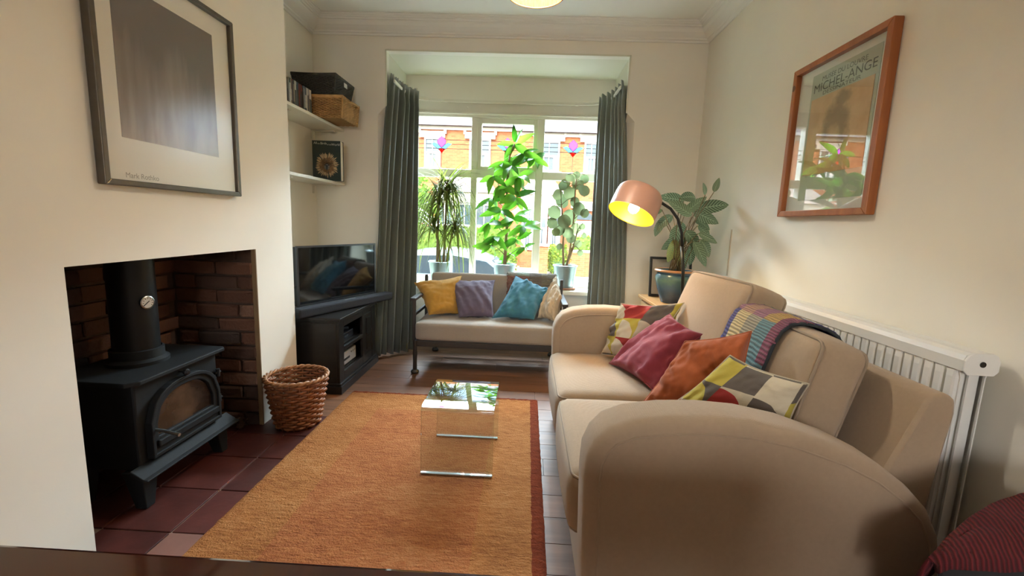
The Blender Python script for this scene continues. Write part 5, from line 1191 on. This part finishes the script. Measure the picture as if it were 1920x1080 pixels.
house('brick terraced house with cream door and stone lintels across the road', -.75, 4.85, [(.33, 1.26), (2.33, 2.96)], (-.3, 1.45), (2.0, 3.0), 'd9d3c0', 5.2)
house('brick terraced house with red door at the far end of the terrace', -11.95, -6.35, [(-10.6, -9.8), (-8.4, -7.5)], (-10.0, -7.4), (-11.5, -10.5), '9a3a34', 5.35)
house('brick terraced house with green door beyond the cream door', 4.85, 10.45, [(5.9, 6.8), (7.9, 8.6)], (5.2, 7.2), (7.6, 8.6), '4a6a52', 5.2)
def foliage(b, c, rad, n, rr, size, flat=False):
    for i in range(n):
        p = V((rr.gauss(0, .5), rr.gauss(0, .5), rr.gauss(0, .5)))
        if flat: p = V((rr.uniform(-1, 1), rr.uniform(-1, 1), rr.uniform(-1, 1)))
        if not flat and p.length > 1.05: p = p.normalized()*rr.uniform(.7, 1.05)
        p = V(c)+V((p.x*rad[0], p.y*rad[1], p.z*rad[2])); d = V((rr.uniform(-1, 1), rr.uniform(-1, 1), rr.uniform(-.3, 1))).normalized(); s_ = d.orthogonal().normalized()*size*.5
        b.add([p, p+d*size*.5+s_, p+d*size, p+d*size*.5-s_], [(0, 1, 2, 3)])
G_hedge = leafmat('hedge_leaf', '5f7a22', '8aa038', .3); G_tree = leafmat('tree_leaf', '54801e', '80a838', .4); M_hc = plain('hedge_core', '4a6420', .95, .3, 14)
def hedge(label, x0, x1, y0, y1, z1, seed):
    rr = random.Random(seed); t = thing('garden_hedge', label, 'hedge', ((x0+x1)/2, (y0+y1)/2, GZ0+.12))
    obj('twigs', B().rbox(((x0+x1)/2, (y0+y1)/2, (GZ0+.12+z1)/2), (x1-x0-.1, y1-y0-.1, z1-GZ0-.2), .1, 8), M_hc, t, smooth='all')
    b = B(); foliage(b, ((x0+x1)/2, (y0+y1)/2, (GZ0+.2+z1)/2), ((x1-x0)/2, (y1-y0)/2, (z1-GZ0-.2)/2), int(1500*(x1-x0)), rr, .09, True); obj('leaves', b, G_hedge, t, kind='stuff')
hedge('long clipped yellow green hedge across the road behind the parked car', -4.6, -.4, 16.9, 17.5, .92, 1); hedge('short yellow hedge above the low brick wall', 1.75, 4.4, 16.95, 17.5, .75, 2); hedge('small rounded green hedge beside the brick gate pier', .85, 1.6, 17.15, 17.7, .35, 3)
gw = thing('garden_wall', 'low brick garden wall with gate pier across the road', 'wall', (2.5, 16.75, GZ0+.1))
obj('wall', B().box(1.7, 4.6, 16.62, 16.85, GZ0+.1, .14), M_bk, gw); obj('coping', B().box(1.68, 4.62, 16.6, 16.87, .14, .22), M_stone, gw); obj('pier', B().box(.42, .8, 16.6, 16.95, GZ0+.1, .32), M_bk, gw); obj('pier_cap', B().box(.38, .84, 16.56, 16.99, .32, .4), M_stone, gw)
tr = thing('street_tree', 'bright green leafy tree across the road beside the dragon tree', 'tree', (-3.9, 13.9, GZ0))
obj('trunk', B().tube([(-3.9, 13.9, GZ0), (-3.88, 13.9, .3), (-3.95, 13.9, 1.2)], [.12, .1, .08], 8), M_trunk, tr, smooth='all'); tb_ = B(); rr = random.Random(8)
for c, r in (((-3.9, 13.9, 1.9), (.9, .8, .8)), ((-3.4, 13.9, 1.5), (.5, .5, .5)), ((-4.4, 13.9, 1.6), (.6, .6, .6))): foliage(tb_, c, r, 900, rr, .16)
obj('crown', tb_, G_tree, tr, kind='stuff')
def car(label, cx, cy, flip, col):
    t = thing('parked_car', label, 'car', (cx, cy, GZ0)); s = -1 if flip else 1
    m = plain('car_paint_'+col, col, .25, .03); m.node_tree.nodes['Principled BSDF'].inputs['Coat Weight'].default_value = .6
    def loft(name, prof, hw, taper, mat, par):   # side profile (x,z) with half widths
        n = len(prof); b = B()
        for yy, k in ((-1, taper), (-.82, 0), (.82, 0), (1, taper)):
            for x, z in prof: b.v.append(V((cx+s*x*(1-k*.04), cy+yy*hw*(1 if abs(yy) < 1 else 1), GZ0+z-(k*.05 if z > .8 else -k*.03))))
        b.f = [(j*n+i, j*n+(i+1) % n, (j+1)*n+(i+1) % n, (j+1)*n+i) for j in range(3) for i in range(n)]+[tuple(range(n)), tuple(3*n+i for i in range(n))]
        return obj(name, b, mat, par, smooth=35)
    loft('body', [(-2.0, .28), (-2.05, .55), (-1.95, .82), (-1.5, .92), (-.9, .96), (1.2, .98), (1.85, .92), (2.0, .7), (2.0, .3), (1.7, .22), (-1.7, .22)], .86, 1, m, t)
    loft('cabin', [(-1.0, .94), (-.55, 1.28), (-.2, 1.42), (.4, 1.47), (1.05, 1.42), (1.45, 1.22), (1.7, .96)], .70, 1, m, t)
    gm = plain('car_glass', '243038', .05, .1, 2)
    for side in (-1, 1):
        y_ = cy+side*.705
        for nm, pts in (('side_window', [(-.82, .99), (-.45, 1.27), (.22, 1.37), (.22, .99)]), ('side_window', [(.28, .99), (.28, 1.37), (.95, 1.34), (1.3, 1.15), (1.42, .99)])):
            obj(nm, B().prism([(cx+s*x, y_, GZ0+z) for x, z in pts], (0, side*.012, 0)), gm, t)
        for wx in (-1.28, 1.25):
            w_ = obj('wheel', B().lathe([(.30, -.1), (.31, -.06), (.31, .06), (.30, .1), (.2, .1)], (cx+s*wx, cy+side*.78, GZ0+.31), 28, (0, 1, 0), cap0=True), plain('tyre', '222224', .8), t, smooth=40)
            obj('hub_cap', B().lathe([(0, .0), (.19, .0), (.2, -.02)], (cx+s*wx, cy+side*.885, GZ0+.31), 20, (0, side, 0)), M_silv, w_)
    obj('windscreen', B().add([(cx+s*-1.02, cy-.6, GZ0+.965), (cx+s*-1.02, cy+.6, GZ0+.965), (cx+s*-.56, cy+.55, GZ0+1.295), (cx+s*-.56, cy-.55, GZ0+1.295)], [(0, 1, 2, 3)]), gm, t).modifiers.new('thick', 'SOLIDIFY').thickness = .01
    for z_ in (.66,): obj('head_lamp', B().rbox((cx-s*1.98, cy-.62, GZ0+z_), (.12, .3, .14), .04, 4), M_silv, t, smooth='all')
car('pale blue hatchback parked outside behind the dragon tree pot', -1.25, 9.4, True, '7d98a5'); car('white car parked outside behind the saucer plant', 3.1, 9.4, False, 'd9dad8')
